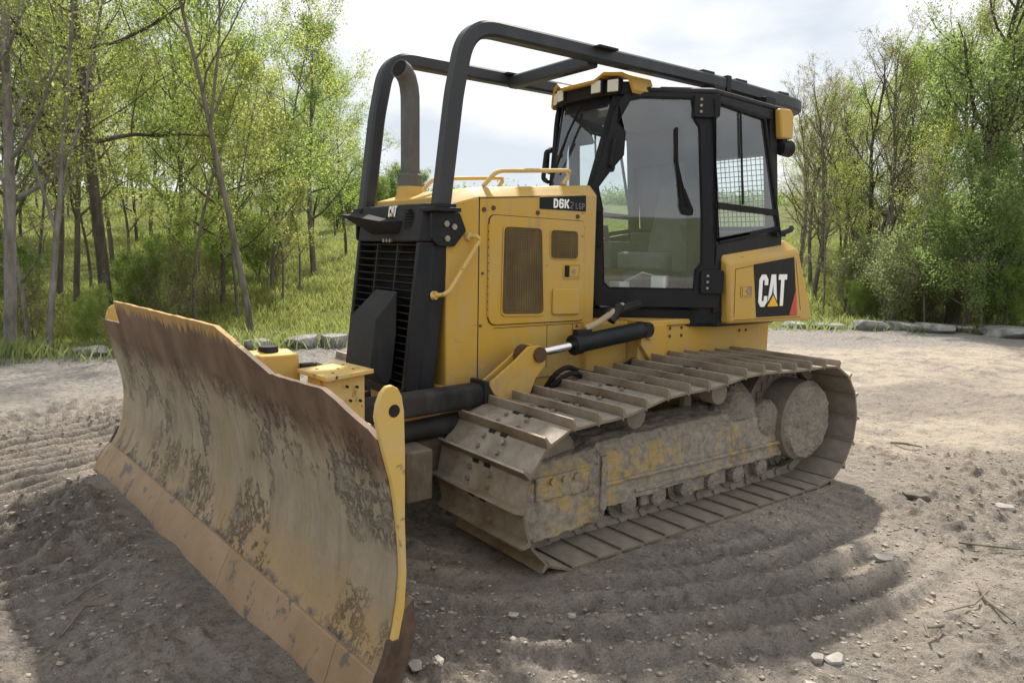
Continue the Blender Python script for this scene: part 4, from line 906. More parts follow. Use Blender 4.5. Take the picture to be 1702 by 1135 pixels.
# ------------------------------------------------ blade
BA = V(4.183, -1.790, 0); BD = V(-.075, .997, 0); BW = V(.997, .075, 0); BL = 3.688
PZ = [0, .13, .19, .25, .34, .43, .52, .60, .69, .77, .84, .93, 1.02, 1.08, 1.24]
PN = [0, -.047, -.065, -.092, -.116, -.132, -.140, -.137, -.1286, -.118, -.106, -.080, -.056, -.045, -.01]
PF = [0, -.067, -.125, -.158, -.195, -.206, -.216, -.214, -.200, -.180, -.162, -.138, -.115, -.100, -.065]
def bw(u, z): f = np.clip(u / BL, 0, 1); return np.interp(z, PZ, PF) * (1 - f) + np.interp(z, PZ, PN) * f
def BP(u, z, off=0): return BA + BD * u + BW * (bw(u, z) + off) + ZU * z
TU = [0, .500, .501, 2.37, 2.90, 3.36, 3.645, BL]; TZ = [1.068, 1.078, 1.222, 1.232, 1.088, 1.100, 1.012, .985]
us = sorted(set(list(np.linspace(0, BL, 64).round(3)) + [.500, .501, 2.37, 2.90, 3.36, 3.645]))
NZ = 26
mb = MB(); front = []; back = []
rngb = random.Random(4)
for u in us:
    zt = float(np.interp(u, TU, TZ)); zt += (rngb.random() - .5) * .005
    zs = np.linspace(.185, zt, NZ)
    front.append([BP(u, z) for z in zs]); back.append([BP(u, z, -.024) for z in zs])
nU = len(us); vs = []; fs = []
for a, b in zip(front, back): vs += a + b
W2 = 2 * NZ
for i in range(nU - 1):
    for k in range(NZ - 1):
        p = i * W2 + k; q = p + W2
        fs += [(p, q, q + 1, p + 1), (p + NZ, p + NZ + 1, q + NZ + 1, q + NZ)]
    p = i * W2; q = p + W2
    fs += [(p + NZ - 1, q + NZ - 1, q + W2 - 1, p + W2 - 1), (p, p + NZ, q + NZ, q)]
for i in (0, nU - 1):
    for k in range(NZ - 1): p = i * W2 + k; fs.append((p, p + 1, p + NZ + 1, p + NZ))
mb.add(vs, fs); blade = mb.build("blade", M['blade'], dozer, smooth=50)
# cutting edge in bolt-on sections
cuts = [0, .27, 1.32, 2.37, 3.42, BL]
for i in range(5):
    u0, u1 = cuts[i] + .002, cuts[i + 1] - .002
    mb = MB(); rings = []
    for u in np.linspace(u0, u1, 8):
        c_ = [BP(u, z, .014) for z in (-.03, .04, .10, .155, .192)]; d_2 = [BP(u, z, -.020) for z in (.192, .10, -.03)]
        rings.append(c_ + d_2)
    mb.loft(rings); mb.build("end_bit" if i in (0, 4) else "cutting_edge", M['cutting'], blade, .004)
# yellow end plates with lifting ears
for u0, sg in ((BL, 1), (0, -1)):
    def EP(wv, z, off=0): return BA + BD * (u0 + off) + BW * wv + ZU * z
    prof_f = [(bw(u0, z) - .004, z) for z in (.10, .19, .25, .34, .43, .52, .60, .69, .77, .84, .93, 1.0)]
    dw = -0.0 if sg == 1 else -.075
    back_ = [(-.052 + dw, 1.06), (-.058 + dw, 1.10), (-.072 + dw, 1.135), (-.092 + dw, 1.155), (-.112 + dw, 1.158), (-.132 + dw, 1.147), (-.147 + dw, 1.12), (-.156 + dw, 1.07), (-.160 + dw, .93), (-.1595 + dw, .70), (-.166 + dw, .52), (-.158 + dw, .40), (-.135 + dw, .30), (-.09 + dw, .19), (-.058 + dw, .10)]
    poly = prof_f + back_
    mb = MB(); mb.prism([EP(a, b) for a, b in poly], BD * (.022 * sg)); ep = mb.build("end_plate", M['yellow_worn'], blade, .003)
    mb = MB(); mb.cyl(EP(-.118 + dw, 1.075, .0215 * sg), EP(-.118 + dw, 1.075, .0228 * sg), .021, n=20); mb.build("lifting_hole", M['dark'], ep)
    mb = MB(); rm = [(bw(u0, z) + .010, z) for z in (-.03, .10, .19, .25, .30)]
    mb.prism([EP(a, b) for a, b in rm] + [EP(a - .05, b) for a, b in rm[::-1]], BD * (.028 * sg)); mb.build("wear_rim", M['rim'], blade, .003)
    mb = MB(); q_ = [(-.02, -.03), (-.05, .10), (-.08, .19), (-.115, .28), (-.15, .38), (-.20, .42), (-.21, .30), (-.16, .15), (-.10, -.03)]
    mb.prism([EP(a + dw, b, -.02 * sg) for a, b in q_], BD * (.034 * sg)); mb.build("lower_gusset", M['rim'], blade, .003)
# back of the blade : rails, ribs, box and pivot
mb = MB()
def BQ(u, wv, z): return BA + BD * u + BW * wv + ZU * z
for u0_, u1_ in ((.35, 1.85), (1.85, 3.40)):
    for (za, zb) in ((.80, .96), (.22, .40)):
        q_ = [[BQ(u, bw(u, (za + zb) / 2) - .02, zb), BQ(u, bw(u, (za + zb) / 2) - .12, zb), BQ(u, bw(u, (za + zb) / 2) - .12, za), BQ(u, bw(u, (za + zb) / 2) - .035, za)] for u in (u0_, u1_)]
        mb.loft(q_)
for u in (.45, 1.1, 2.6, 3.2): mb.prism([BQ(u, bw(u, z_) - .012, z_) for z_ in (.25, .4, .55, .7, .85, .95)] + [BQ(u, bw(u, .5) - .13, .93), BQ(u, bw(u, .5) - .13, .27)], BD * .025)
mb.build("back_rail", M['yellow_worn'], blade, .005)
mb = MB(); mb.prism([(3.595, .555, .985), (3.315, .475, .985), (3.285, .75, .985), (3.575, .86, .985)], (0, 0, .022)); mb.prism([(3.56, .60, .98), (3.34, .53, .98), (3.32, .72, .98), (3.55, .80, .98)], (0, 0, -.40)); st = mb.build("step_box", M['yellow_worn'], blade, .004)
mb = MB()
for x_, y_ in ((3.36, .56), (3.52, .62), (3.50, .76), (3.37, .70), (3.43, .66)): mb.cyl((x_, y_, 1.006), (x_, y_, 1.009), .008, n=8)
for x_, z_ in ((3.38, .93), (3.44, .94), (3.36, .86), (3.42, .87), (3.48, .86)): mb.cyl((x_, .735 + (x_ - 3.32) * .35, z_), (x_, .748 + (x_ - 3.32) * .35, z_), .007, n=8)
mb.build("bolt_hole", M['dark'], st)
mb = MB(); mb.prism([BQ(p, -.26, .74) for p in (2.04, 2.34)] + [BQ(p, -.26, 1.07) for p in (2.31, 2.09)], -BW * .20); mb.cyl(BQ(2.19, -.46, .95), BQ(2.19, -.24, .95), .13); mb.prism([BQ(1.85, -.27, .72), BQ(2.35, -.27, .72), BQ(2.35, -.45, .72), BQ(1.85, -.45, .72)], (0, 0, .10))
pv = mb.build("pivot_housing", M['yellow'], blade, .012)
mb = MB(); mb.cyl(BQ(2.15, -.34, .985), BQ(1.80, -.26, .985), .052); mb.cyl(BQ(2.20, -.35, 1.07), BQ(2.20, -.35, 1.10), .05, .045); mb.box(BQ(2.34, -.49, 1.0), (.07, .05, .04)); mb.build("pivot_pin", M['black_dusty'], pv)

# ------------------------------------------------ tracks
TOPX = [.186 + .1706 * k for k in range(14)]; TOPZ = [.925, .919, .919, .922, .931, .937, .928, .904, .891, .888, .876, .838, .812, .800]
SC, SR, IC, IR = V(.29, .452), .412, V(2.48, .385), .362
def track_path():
    p = []
    for x in np.linspace(.45, 2.40, 30): p.append((x, .036 if x > .6 else .036 + .004))
    for a in np.radians(np.linspace(-88, 82, 26)): p.append((IC[0] + IR * math.cos(a), IC[1] + IR * math.sin(a)))
    for x, z in list(zip(TOPX, TOPZ))[::-1][1:-1]: p.append((x, z - .056))
    for a in np.radians(np.linspace(88, 268, 28)): p.append((SC[0] + SR * math.cos(a), SC[1] + SR * math.sin(a)))
    return np.array(p)
tp = track_path(); tp = np.vstack([tp, tp[:1]])
seg = np.hypot(*(tp[1:] - tp[:-1]).T); cum = np.concatenate([[0], np.cumsum(seg)]); LT = cum[-1]
NS = round(LT / .1706); PT = LT / NS
def at_len(s): s = s % LT; return V(np.interp(s, cum, tp[:, 0]), np.interp(s, cum, tp[:, 1]))
# phase so that a grouser stands at x = .186 + k * .1706 along the top run
s_top = next(s for s in np.linspace(0, LT, 4000) if at_len(s)[1] > .7 and at_len(s)[0] < 1.21)
phase = (s_top) % PT
mb = MB()                     # shoe, local x along travel, z outward
PL = PT
cs = [(-PL * .55, -.014), (-PL * .50, -.008), (-PL * .44, .003), (PL * .33, .003), (PL * .375, .016), (PL * .395, .047), (PL * .465, .047), (PL * .50, .004), (PL * .50, -.010), (-PL * .46, -.010), (-PL * .50, -.019), (-PL * .55, -.023)]
rings = []
for y_, k in ((-.38, .80), (-.372, 1), (.372, 1), (.38, .80)): rings.append([V(a, y_, b if b < .03 else b * (k if k < 1 else 1)) for a, b in cs])
mb.loft(rings)
nf0 = len(mb.f)
for y_ in (-.085, .085):
    for x_ in (-.035, .025): mb.cyl((x_, y_, .003), (x_, y_, .021), .0135, n=6)
nf1 = len(mb.f)
for y_ in (-.05, .05): mb.box((-PL * .425, y_, .0035), (.020, .052, .004))
nf2 = len(mb.f)
shoe_me = mb.mesh("track_shoe", M['track'], 25)
for m_ in ('dirtfilm', 'wornedge', 'platedust', 'bolt', 'dark'): shoe_me.materials.append(M[m_])
for p in shoe_me.polygons:
    if p.index >= nf1: p.material_index = 5
    elif p.index >= nf0: p.material_index = 4
    elif p.normal.z < -.7: p.material_index = 1
    elif p.normal.z > .7: p.material_index = 2 if p.center.z > .03 else 3
tracks = {}
for sd in (1, -1):
    mb = MB()                 # chain links
    for k in range(NS):
        for y_ in (-.075, .075):
            a = at_len(phase + k * PT - PT * .62); b = at_len(phase + k * PT + PT * .55); c_ = at_len(phase + k * PT)
            d = b - a; d = d / np.linalg.norm(d); nrm = V(d[1], -d[0])
            Yc = sd * 1.0 + y_
            q = lambda u, w_: V(c_[0] + d[0] * u - nrm[0] * w_, 0, c_[1] + d[1] * u - nrm[1] * w_)
            pts = [q(-.078, .012), q(.078, .012), q(.088, .045), q(.070, .085), q(.02, .072), q(-.03, .072), q(-.085, .088), q(-.10, .05)]
            mb.prism([p + V(0, Yc - .02, 0) for p in pts], (0, .04, 0))
        a = at_len(phase + k * PT - PT * .5); a2 = at_len(phase + k * PT - PT * .45); d = a2 - a; d /= np.linalg.norm(d); nrm = V(d[1], -d[0]); c3 = a - nrm * .055
        mb.cyl((c3[0], sd * 1.0 - .11, c3[1]), (c3[0], sd * 1.0 + .11, c3[1]), .026, n=10)
    tr_o = mb.build("track", M['dirtfilm'], dozer, label=None); tracks[sd] = tr_o
    for k in range(NS):
        s = phase + k * PT - PT * .42
        a = at_len(s - PT * .5); b = at_len(s + PT * .5); c_ = (a + b) / 2 * .5 + at_len(s) * .5
        d = b - a; d /= np.linalg.norm(d); nrm = V(d[1], -d[0])
        m = Matrix(((d[0], 0, nrm[0], c_[0]), (0, 1, 0, sd * 1.0), (d[1], 0, nrm[1], c_[1]), (0, 0, 0, 1)))
        # keep a right-handed frame
        m = Matrix(((-d[0], 0, nrm[0], c_[0]), (0, 1, 0, sd * 1.0), (-d[1], 0, nrm[1], c_[1]), (0, 0, 0, 1))) if np.cross(V(d[0], 0, d[1]), V(0, 1, 0)) @ V(nrm[0], 0, nrm[1]) < 0 else m
        o = bpy.data.objects.new("track_shoe", shoe_me); COL.objects.link(o); o.parent = tr_o; o.matrix_local = m
    # roller frame
    rnd = random.Random(3)
    mb = MB()
    yo, yi = 1.185 * sd, .82 * sd
    def fr(x0, zt0, zb0): pass
    secs = [(2.70, .47, .16), (2.62, .53, .12), (2.18, .565, .145), (2.16, .590, .20), (1.25, .615, .24), (.72, .625, .26), (.55, .60, .27), (.47, .46, .28)]
    rr = []
    for x_, zt, zb in secs:
        rr.append([V(x_, yo, zb), V(x_, yo, zt - .10), V(x_, yo - .05 * sd, zt - .03), V(x_, yi + .1 * sd, zt), V(x_, yi, zt - .02), V(x_, yi, zb)])
    mb.loft(rr)
    # ledge and plates
    mb.bx((.50, yo - .002 * sd, .335), (2.15, yo + .020 * sd, .352)); mb.bx((2.26, yo, .335), (2.62, yo + .012 * sd, .455)); mb.bx((2.13, yo, .20), (2.17, yo + .016 * sd, .50))
    mb.bx((.50, yo - .002 * sd, .25), (1.9, yo + .012 * sd, .275))
    rf = mb.build("roller_frame", M['mudyellow'], dozer, .012)
    sm_ = rf.modifiers.new("dense", 'SUBSURF'); sm_.subdivision_type = 'SIMPLE'; sm_.levels = sm_.render_levels = 5
    tx_ = bpy.data.textures.new("mud_lumps", 'CLOUDS'); tx_.noise_scale = .055; tx_.noise_depth = 4
    dm_ = rf.modifiers.new("mud_relief", 'DISPLACE'); dm_.texture = tx_; dm_.strength = .030; dm_.mid_level = .42
    mb = MB()
    for x_ in (2.36, 2.44, 2.52): mb.cyl((x_, yo + .01 * sd, .43), (x_, yo + .03 * sd, .43), .018, n=10)
    mb.build("bolt", M['mudyellow'], rf)
    for x_ in np.linspace(.68, 2.18, 7):
        mb = MB(); mb.lathe((x_, .88 * sd, .185), (0, sd, 0), [(0, .075), (.03, .085), (.06, .085), (.07, .10), (.085, .10), (.09, .082), (.21, .082), (.215, .10), (.235, .10), (.24, .06), (.30, .06), (.31, .045)], 20)
        mb.prism([(x_ - .07, 1.12 * sd, .30), (x_ + .07, 1.12 * sd, .30), (x_ + .05, 1.12 * sd, .16), (x_ - .05, 1.12 * sd, .16)], (0, .05 * sd, 0))
        mb.build("track_roller", M['mud'], rf)
    mb = MB()
    for x0_, x1_ in ((1.02, 1.36), (1.62, 1.80)): mb.bx((x0_, 1.12 * sd, .135), (x1_, 1.15 * sd, .29))
    mb.bx((2.20, 1.09 * sd, .11), (2.68, 1.14 * sd, .24)); mb.build("roller_guard", M['mudyellow'], rf, .01)
    for x_, z_ in ((1.90, .69), (1.17, .745)):
        mb = MB(); mb.lathe((x_, .88 * sd, z_), (0, sd, 0), [(0, .05), (.02, .075), (.05, .075), (.055, .06), (.19, .06), (.20, .075), (.30, .075), (.31, .055), (.32, .02)], 20); mb.prism([(x_ - .04, .90 * sd, .50), (x_ + .04, .90 * sd, .50), (x_ + .03, .90 * sd, z_), (x_ - .03, .90 * sd, z_)], (0, .04 * sd, 0)); mb.build("carrier_roller", M['dirtfilm'], rf)
    mb = MB(); mb.lathe((IC[0], .89 * sd, IC[1]), (0, sd, 0), [(0, .10), (.02, .20), (.03, .265), (.19, .265), (.20, .20), (.22, .10)], 36); mb.lathe((IC[0], .96 * sd, IC[1]), (0, sd, 0), [(0, .30), (.08, .30)], 36); mb.build("idler_wheel", M['dirtfilm'], dozer)
    # sprocket with teeth, drum and mud-packed hub
    mb = MB(); teeth = []
    for i in range(50):
        a = 2 * math.pi * i / 50; r_ = .345 if i % 2 else .305
        teeth.append((SC[0] + r_ * math.cos(a), .965 * sd, SC[1] + r_ * math.sin(a)))
    mb.prism(teeth, (0, .07 * sd, 0)); mb.lathe((SC[0], .62 * sd, SC[1]), (0, sd, 0), [(0, .34), (.30, .34), (.36, .30), (.42, .30)], 40)
    mb.lathe((SC[0], .80 * sd, SC[1]), (0, sd, 0), [(.0, .385), (.22, .385), (.225, .30)], 44)
    sp = mb.build("sprocket", M['dirtfilm'], dozer)
    mb = MB(); mb.lathe((SC[0], 1.02 * sd, SC[1] + .015), (0, sd, 0), [(0, .275), (.21, .275), (.225, .262)], 40); mb.build("final_drive", M['dirtfilm'], sp)
    # lumpy mud on the hub face
    mb = MB(); n_r, n_a = 16, 56; base = V(SC[0], 1.243 * sd, SC[1] + .015); vs = []; fs = []
    for i in range(n_r + 1):
        for j in range(n_a):
            a = 2 * math.pi * j / n_a; r_ = .262 * i / n_r * (1 + (.03 * (vnoise(np.array(j * .7), np.array(3.3), 4) - .5) if i == n_r else 0))
            h_ = (.016 + .055 * float(np.abs(fbm(np.array(r_ * math.cos(a) / .06 + 40), np.array(r_ * math.sin(a) / .06 + 40), 3, 12)))) * (1 if i < n_r else 0)
            vs.append(base + V(r_ * math.cos(a), h_ * sd, r_ * math.sin(a)))
    for i in range(n_r):
        for j in range(n_a): k2 = (j + 1) % n_a; fs.append((i * n_a + j, i * n_a + k2, (i + 1) * n_a + k2, (i + 1) * n_a + j))
    mb.add(vs, fs); mb.build("hub_mud", M['mud'], sp, smooth=60)
    # mud heap on the frame beside the sprocket
    mb = MB(); n_a, n_r = 40, 12; vs = []; fs = []
    for i in range(n_r + 1):
        for j in range(n_a):
            a = 2 * math.pi * j / n_a; q = i / n_r; x_ = .90 + .34 * q * math.cos(a); y_ = sd * (1.06 + .13 * q * math.sin(a))
            z_ = .58 + .16 * (1 - q * q) * math.exp(-((x_ - .82) / .22) ** 2) * 1.0 + .09 * float(fbm(np.array(x_ / .09), np.array(y_ / .09 + 20), 3, 5)) * (1 - q) + .035 * (1 - q)
            vs.append(V(x_, y_, z_ - .03 * q))
    for i in range(n_r):
        for j in range(n_a): k2 = (j + 1) % n_a; fs.append((i * n_a + j, i * n_a + k2, (i + 1) * n_a + k2, (i + 1) * n_a + j))
    mb.add(vs, fs); mb.build("mud_heap", M['mud'], rf, smooth=60)
    mb = MB(); mb.lathe((.66, 1.10 * sd, .52), (0, sd, 0), [(0, .12), (.085, .12), (.10, .10), (.105, .04)], 24); mb.prism([(.78, 1.08 * sd, .60), (.60, 1.08 * sd, .64), (.48, 1.08 * sd, .40), (.44, 1.08 * sd, .28), (.76, 1.08 * sd, .28)], (0, .10 * sd, 0)); mb.build("frame_end", M['mud'], rf, .02)

# ================================================================== TREES AND PLANTS
def tube_np(P, Rr, k):
    P = np.array(P); n = len(P); T = np.gradient(P, axis=0); T /= np.linalg.norm(T, axis=1)[:, None] + 1e-9
    ref = np.where(np.abs(T[:, 2:3]) > .9, V(1, 0, 0)[None], V(0, 0, 1)[None]); ref = np.broadcast_to(V(1, .13, 0.0)[None] if abs(T[0, 2]) > .7 else V(0, .1, 1)[None], T.shape)
    X = np.cross(T, ref); X /= np.linalg.norm(X, axis=1)[:, None] + 1e-9; Y = np.cross(T, X)
    a = np.linspace(0, 2 * np.pi, k, endpoint=False)
    v = P[:, None, :] + (X[:, None, :] * np.cos(a)[None, :, None] + Y[:, None, :] * np.sin(a)[None, :, None]) * np.array(Rr)[:, None, None]
    i = np.arange(n - 1)[:, None] * k; j = np.arange(k)[None, :]; j2 = (j + 1) % k
    f = np.stack([i + j, i + j2, i + k + j2, i + k + j], -1).reshape(-1, 4)
    return v.reshape(-1, 3), f
class Tree:
    def __init__(s, seed, H=8, r=.1, lean=(0, 0), wob=.06, first=.3, limbs=14, limb_len=.32, ang=55, up=.10, twigs=7, twig_len=.38, sub=4, leaf_n=6, leaf=.055, spread=.10, bare_in=.0, taper=1.0, fork=None, shape='oval', cull=0.0):
        s.g = np.random.default_rng(seed); s.tubes = []; s.lp = []; g = s.g
        s.a = dict(H=H, r=r, first=first, limbs=limbs, limb_len=limb_len, ang=ang, up=up, twigs=twigs, twig_len=twig_len, sub=sub, leaf_n=leaf_n, spread=spread, shape=shape)
        stems = [(V(0, 0, -.12), V(lean[0], lean[1], 1.0), H, r)]
        for p, d, h, rr in stems:
            P, Rr = s.path(p, d, h, rr, 12, wob, .0, .12); s.tubes.append((P, Rr, 9)); s.limbs(P, Rr, h, first)
            if fork:
                for (t_, dx, dy, l_) in fork:
                    i = int(t_ * 11); P2, R2 = s.path(P[i], V(dx, dy, 1.0), h * l_, Rr[i] * .75, 9, wob, .05, .12); s.tubes.append((P2, R2, 7)); s.limbs(P2, R2, h * l_ * 1.2, .25, .6)
        s.leafsize = leaf
    def path(s, p, d, L_, r, n, wob, up, end):
        P = [V(*p)]; d = V(*d); d /= np.linalg.norm(d); 
        for i in range(n):
            d = d + s.g.normal(0, wob, 3) + V(0, 0, up); d /= np.linalg.norm(d); P.append(P[-1] + d * L_ / n)
        q = np.linspace(0, 1, n + 1); return P, r * (1 - q * (1 - end)) ** 1.0
    def limbs(s, P, Rr, H, first, k=1.0):
        A = s.a; n = len(P) - 1; m = int(A['limbs'] * k)
        for j in range(m):
            t = first + (1 - first) * (j + s.g.random()) / m; t = min(t, .985); i = int(t * n); q = t * n - i
            p = P[i] * (1 - q) + P[i + 1] * q; az = j * 2.4 + s.g.normal(0, .5); tt = (t - first) / (1 - first)
            if A['shape'] == 'oval': env = .45 + .75 * math.sin(math.pi * min(1, .18 + tt * .8))
            elif A['shape'] == 'cone': env = 1.1 - .85 * tt
            elif A['shape'] == 'vase': env = .6 + .6 * tt
            else: env = .8
            L_ = A['H'] * A['limb_len'] * env * s.g.uniform(.65, 1.2) * (.55 + .45 * k)
            el = R(90 - A['ang'] * (1.1 - .45 * tt) + s.g.normal(0, 9)); d = V(math.cos(az) * math.cos(el), math.sin(az) * math.cos(el), math.sin(el))
            lr = max(.006, min(Rr[i] * .55, L_ * .022)); Q, QR = s.path(p, d, L_, lr, 6, .13, A['up'], .2); s.tubes.append((Q, QR, 5))
            for w_ in range(A['twigs']):
                t2 = .22 + .78 * (w_ + s.g.random()) / A['twigs']; t2 = min(t2, .97); i2 = int(t2 * 6); q2 = t2 * 6 - i2; p2 = Q[i2] * (1 - q2) + Q[i2 + 1] * q2
                dd_ = Q[i2 + 1] - Q[i2]; dd_ /= np.linalg.norm(dd_); d2 = dd_ * .6 + s.g.normal(0, .55, 3) + V(0, 0, .18); L2 = L_ * A['twig_len'] * s.g.uniform(.5, 1.25) * (1.15 - .5 * t2)
                W, WR = s.path(p2, d2, L2, max(.004, QR[i2] * .5), 4, .16, .05, .3); s.tubes.append((W, WR, 3))
                for u in range(A['sub']):
                    t3 = .3 + .7 * s.g.random(); i3 = min(3, int(t3 * 4)); p3 = W[i3] + (W[i3 + 1] - W[i3]) * s.g.random(); d3 = (W[i3 + 1] - W[i3]) / (np.linalg.norm(W[i3 + 1] - W[i3]) + 1e-9) * .5 + s.g.normal(0, .6, 3) + V(0, 0, .12)
                    Z_, ZR = s.path(p3, d3, L2 * .5 * s.g.uniform(.5, 1.2), .0035, 2, .2, .0, .5); s.tubes.append((Z_, ZR, 3))
                    c_ = np.array(Z_); k_ = A['leaf_n']; k_ = int(k_) + (s.g.random() < k_ - int(k_))
                    if k_: s.lp.append(c_[s.g.integers(0, 3, k_)] + s.g.normal(0, A['spread'], (k_, 3)))
                    if k_ and s.g.random() < .5: s.lp.append(W[i3] + s.g.normal(0, A['spread'], (max(1, k_ // 2), 3)))
    def meshes(s, name, bark_m, leaf_m):
        vs = []; fs = []; o = 0
        for P, Rr, k in s.tubes:
            v, f = tube_np(P, Rr, k); vs.append(v); fs.append(f + o); o += len(v)
        wood = np_mesh(name + "_wood", np.concatenate(vs), np.concatenate(fs), bark_m, True)
        if not s.lp: return wood, None
        return wood, leaf_cloud(name + "_leaves", np.concatenate(s.lp), s.leafsize, leaf_m, s.g)
def leaf_cloud(name, c, size, mat, g):
    n = len(c); a = g.normal(0, 1, (n, 3)); a[:, 2] -= .25; a /= np.linalg.norm(a, axis=1)[:, None]
    b = g.normal(0, 1, (n, 3)); b = np.cross(a, b); b /= np.linalg.norm(b, axis=1)[:, None]
    sz = size * g.uniform(.55, 1.35, n)[:, None]; nn_ = np.cross(a, b) * sz * .18
    v = np.stack([c - a * sz, c + b * sz * .62 + nn_, c + a * sz, c - b * sz * .62 + nn_], 1).reshape(-1, 3)
    return np_mesh(name, v, np.arange(4 * n).reshape(n, 4), mat)
def proto(name, bark_m, leaf_m, **k): return Tree(**k).meshes(name, M[bark_m], M[leaf_m])
PR = {}
def get(key):
    if key not in PR:
        S = SPEC[key]; PR[key] = proto(key, S[0], S[1], **S[2])
    return PR[key]
SPEC = {
 'grey_pole':   ('bark_grey', 'leaf_yellow', dict(seed=11, H=10.5, r=.090, lean=(.06, .0), wob=.022, first=.20, limbs=22, limb_len=.21, ang=58, up=.07, twigs=7, sub=4, leaf_n=10.0, leaf=0.025, spread=0.095)),
 'fork_pole':   ('bark_grey', 'leaf_yellow', dict(seed=12, H=7.5, r=.052, lean=(.10, .0), wob=.03, first=.32, limbs=13, limb_len=.22, ang=50, up=.06, twigs=6, sub=4, leaf_n=8.1, leaf=0.024, spread=0.09, fork=[(.45, .28, .1, .45), (.36, -.3, .1, .4)])),
 'dark_trunk':  ('bark_dark', 'leaf_lime', dict(seed=13, H=9.5, r=.115, lean=(.01, .02), wob=.025, first=.30, limbs=19, limb_len=.28, ang=72, up=.05, twigs=8, sub=5, leaf_n=12.5, leaf=0.027, spread=0.1)),
 'leaning':     ('bark_brown', 'leaf_lime', dict(seed=14, H=9.0, r=.062, lean=(-.11, .0), wob=.025, first=.40, limbs=15, limb_len=.22, ang=46, up=.08, twigs=7, sub=4, leaf_n=9.4, leaf=0.025, spread=0.09, fork=[(.52, .14, .0, .42)])),
 'aspen':       ('bark_brown', 'leaf_green', dict(seed=15, H=7.2, r=.09, wob=.03, first=.22, limbs=26, limb_len=.26, ang=62, up=.09, twigs=7, sub=4, leaf_n=16.2, leaf=0.029, spread=0.1, shape='cone')),
 'yellow_tree': ('bark_brown', 'leaf_yellow', dict(seed=16, H=7.4, r=.058, wob=.045, first=.20, limbs=22, limb_len=.27, ang=55, up=.09, twigs=7, sub=5, leaf_n=14.4, leaf=0.027, spread=0.11)),
 'lime_tree':   ('bark_dark', 'leaf_lime', dict(seed=17, H=7.0, r=.062, wob=.05, first=.16, limbs=22, limb_len=.30, ang=60, up=.08, twigs=8, sub=5, leaf_n=15.0, leaf=0.029, spread=0.11)),
 'green_tree':  ('bark_dark', 'leaf_green', dict(seed=18, H=8.6, r=.14, wob=.06, first=.24, limbs=20, limb_len=.30, ang=58, up=.09, twigs=8, sub=5, leaf_n=10.0, leaf=0.032, spread=0.11)),
 'budding':     ('bark_brown', 'leaf_bud', dict(seed=19, H=8.2, r=.095, wob=.05, first=.24, limbs=24, limb_len=.27, ang=46, up=.12, twigs=9, sub=6, leaf_n=2.5, leaf=0.022, spread=0.06)),
 'budding_fork':('bark_dark', 'leaf_bud', dict(seed=20, H=8.0, r=.12, lean=(.05, 0), wob=.07, first=.34, limbs=15, limb_len=.30, ang=44, up=.12, twigs=9, sub=5, leaf_n=3.0, leaf=0.024, spread=0.07, fork=[(.14, -.22, .1, .78), (.10, .25, -.1, .72)])),
 'gnarled':     ('bark_dark', 'leaf_green', dict(seed=21, H=8.4, r=.17, lean=(.03, 0), wob=.06, first=.36, limbs=19, limb_len=.25, ang=54, up=.12, twigs=8, sub=5, leaf_n=11.2, leaf=0.032, spread=0.12, fork=[(.45, -.5, .1, .33), (.38, .4, .1, .36)])),
 'bush':        ('bark_brown', 'leaf_lime', dict(seed=22, H=3.6, r=.04, wob=.07, first=.06, limbs=22, limb_len=.38, ang=60, up=.13, twigs=7, sub=4, leaf_n=11.2, leaf=0.029, spread=0.085, fork=[(.05, .35, .1, .8), (.05, -.3, .25, .75), (.05, .1, -.4, .7)])),
 'green_bush':  ('bark_dark', 'leaf_green', dict(seed=23, H=4.6, r=.05, wob=.07, first=.08, limbs=24, limb_len=.36, ang=58, up=.13, twigs=7, sub=5, leaf_n=15.0, leaf=0.031, spread=0.1, fork=[(.05, .35, .1, .8), (.05, -.3, .25, .75)])),
 'deep_bush':   ('bark_dark', 'leaf_deep', dict(seed=24, H=2.6, r=.035, wob=.09, first=.05, limbs=20, limb_len=.45, ang=66, up=.10, twigs=7, sub=4, leaf_n=10.0, leaf=0.032, spread=0.1, fork=[(.05, .4, .1, .8), (.05, -.3, .3, .8)])),
 'pale_bush':   ('bark_grey', 'leaf_pale', dict(seed=25, H=2.4, r=.028, wob=.08, first=.10, limbs=16, limb_len=.40, ang=52, up=.14, twigs=7, sub=4, leaf_n=5.6, leaf=0.029, spread=.09, fork=[(.05, .4, .1, .8), (.05, -.3, .3, .8)])),
 'twiggy_bush': ('bark_brown', 'leaf_bud', dict(seed=26, H=2.8, r=.025, wob=.09, first=.05, limbs=18, limb_len=.42, ang=55, up=.10, twigs=8, sub=5, leaf_n=2.0, leaf=0.025, spread=.07, fork=[(.05, .5, .1, .8), (.05, -.4, .3, .8), (.05, .1, -.5, .8)])),
 'sapling':     ('bark_brown', 'leaf_yellow', dict(seed=27, H=5.2, r=.040, wob=.05, first=.25, limbs=16, limb_len=.24, ang=50, up=.10, twigs=6, sub=4, leaf_n=11.9, leaf=0.025, spread=0.09)),
 'bare_sapling':('bark_grey', 'leaf_bud', dict(seed=28, H=4.6, r=.035, wob=.06, first=.2, limbs=15, limb_len=.26, ang=48, up=.10, twigs=7, sub=4, leaf_n=1.1, leaf=0.024, spread=.06)),
}
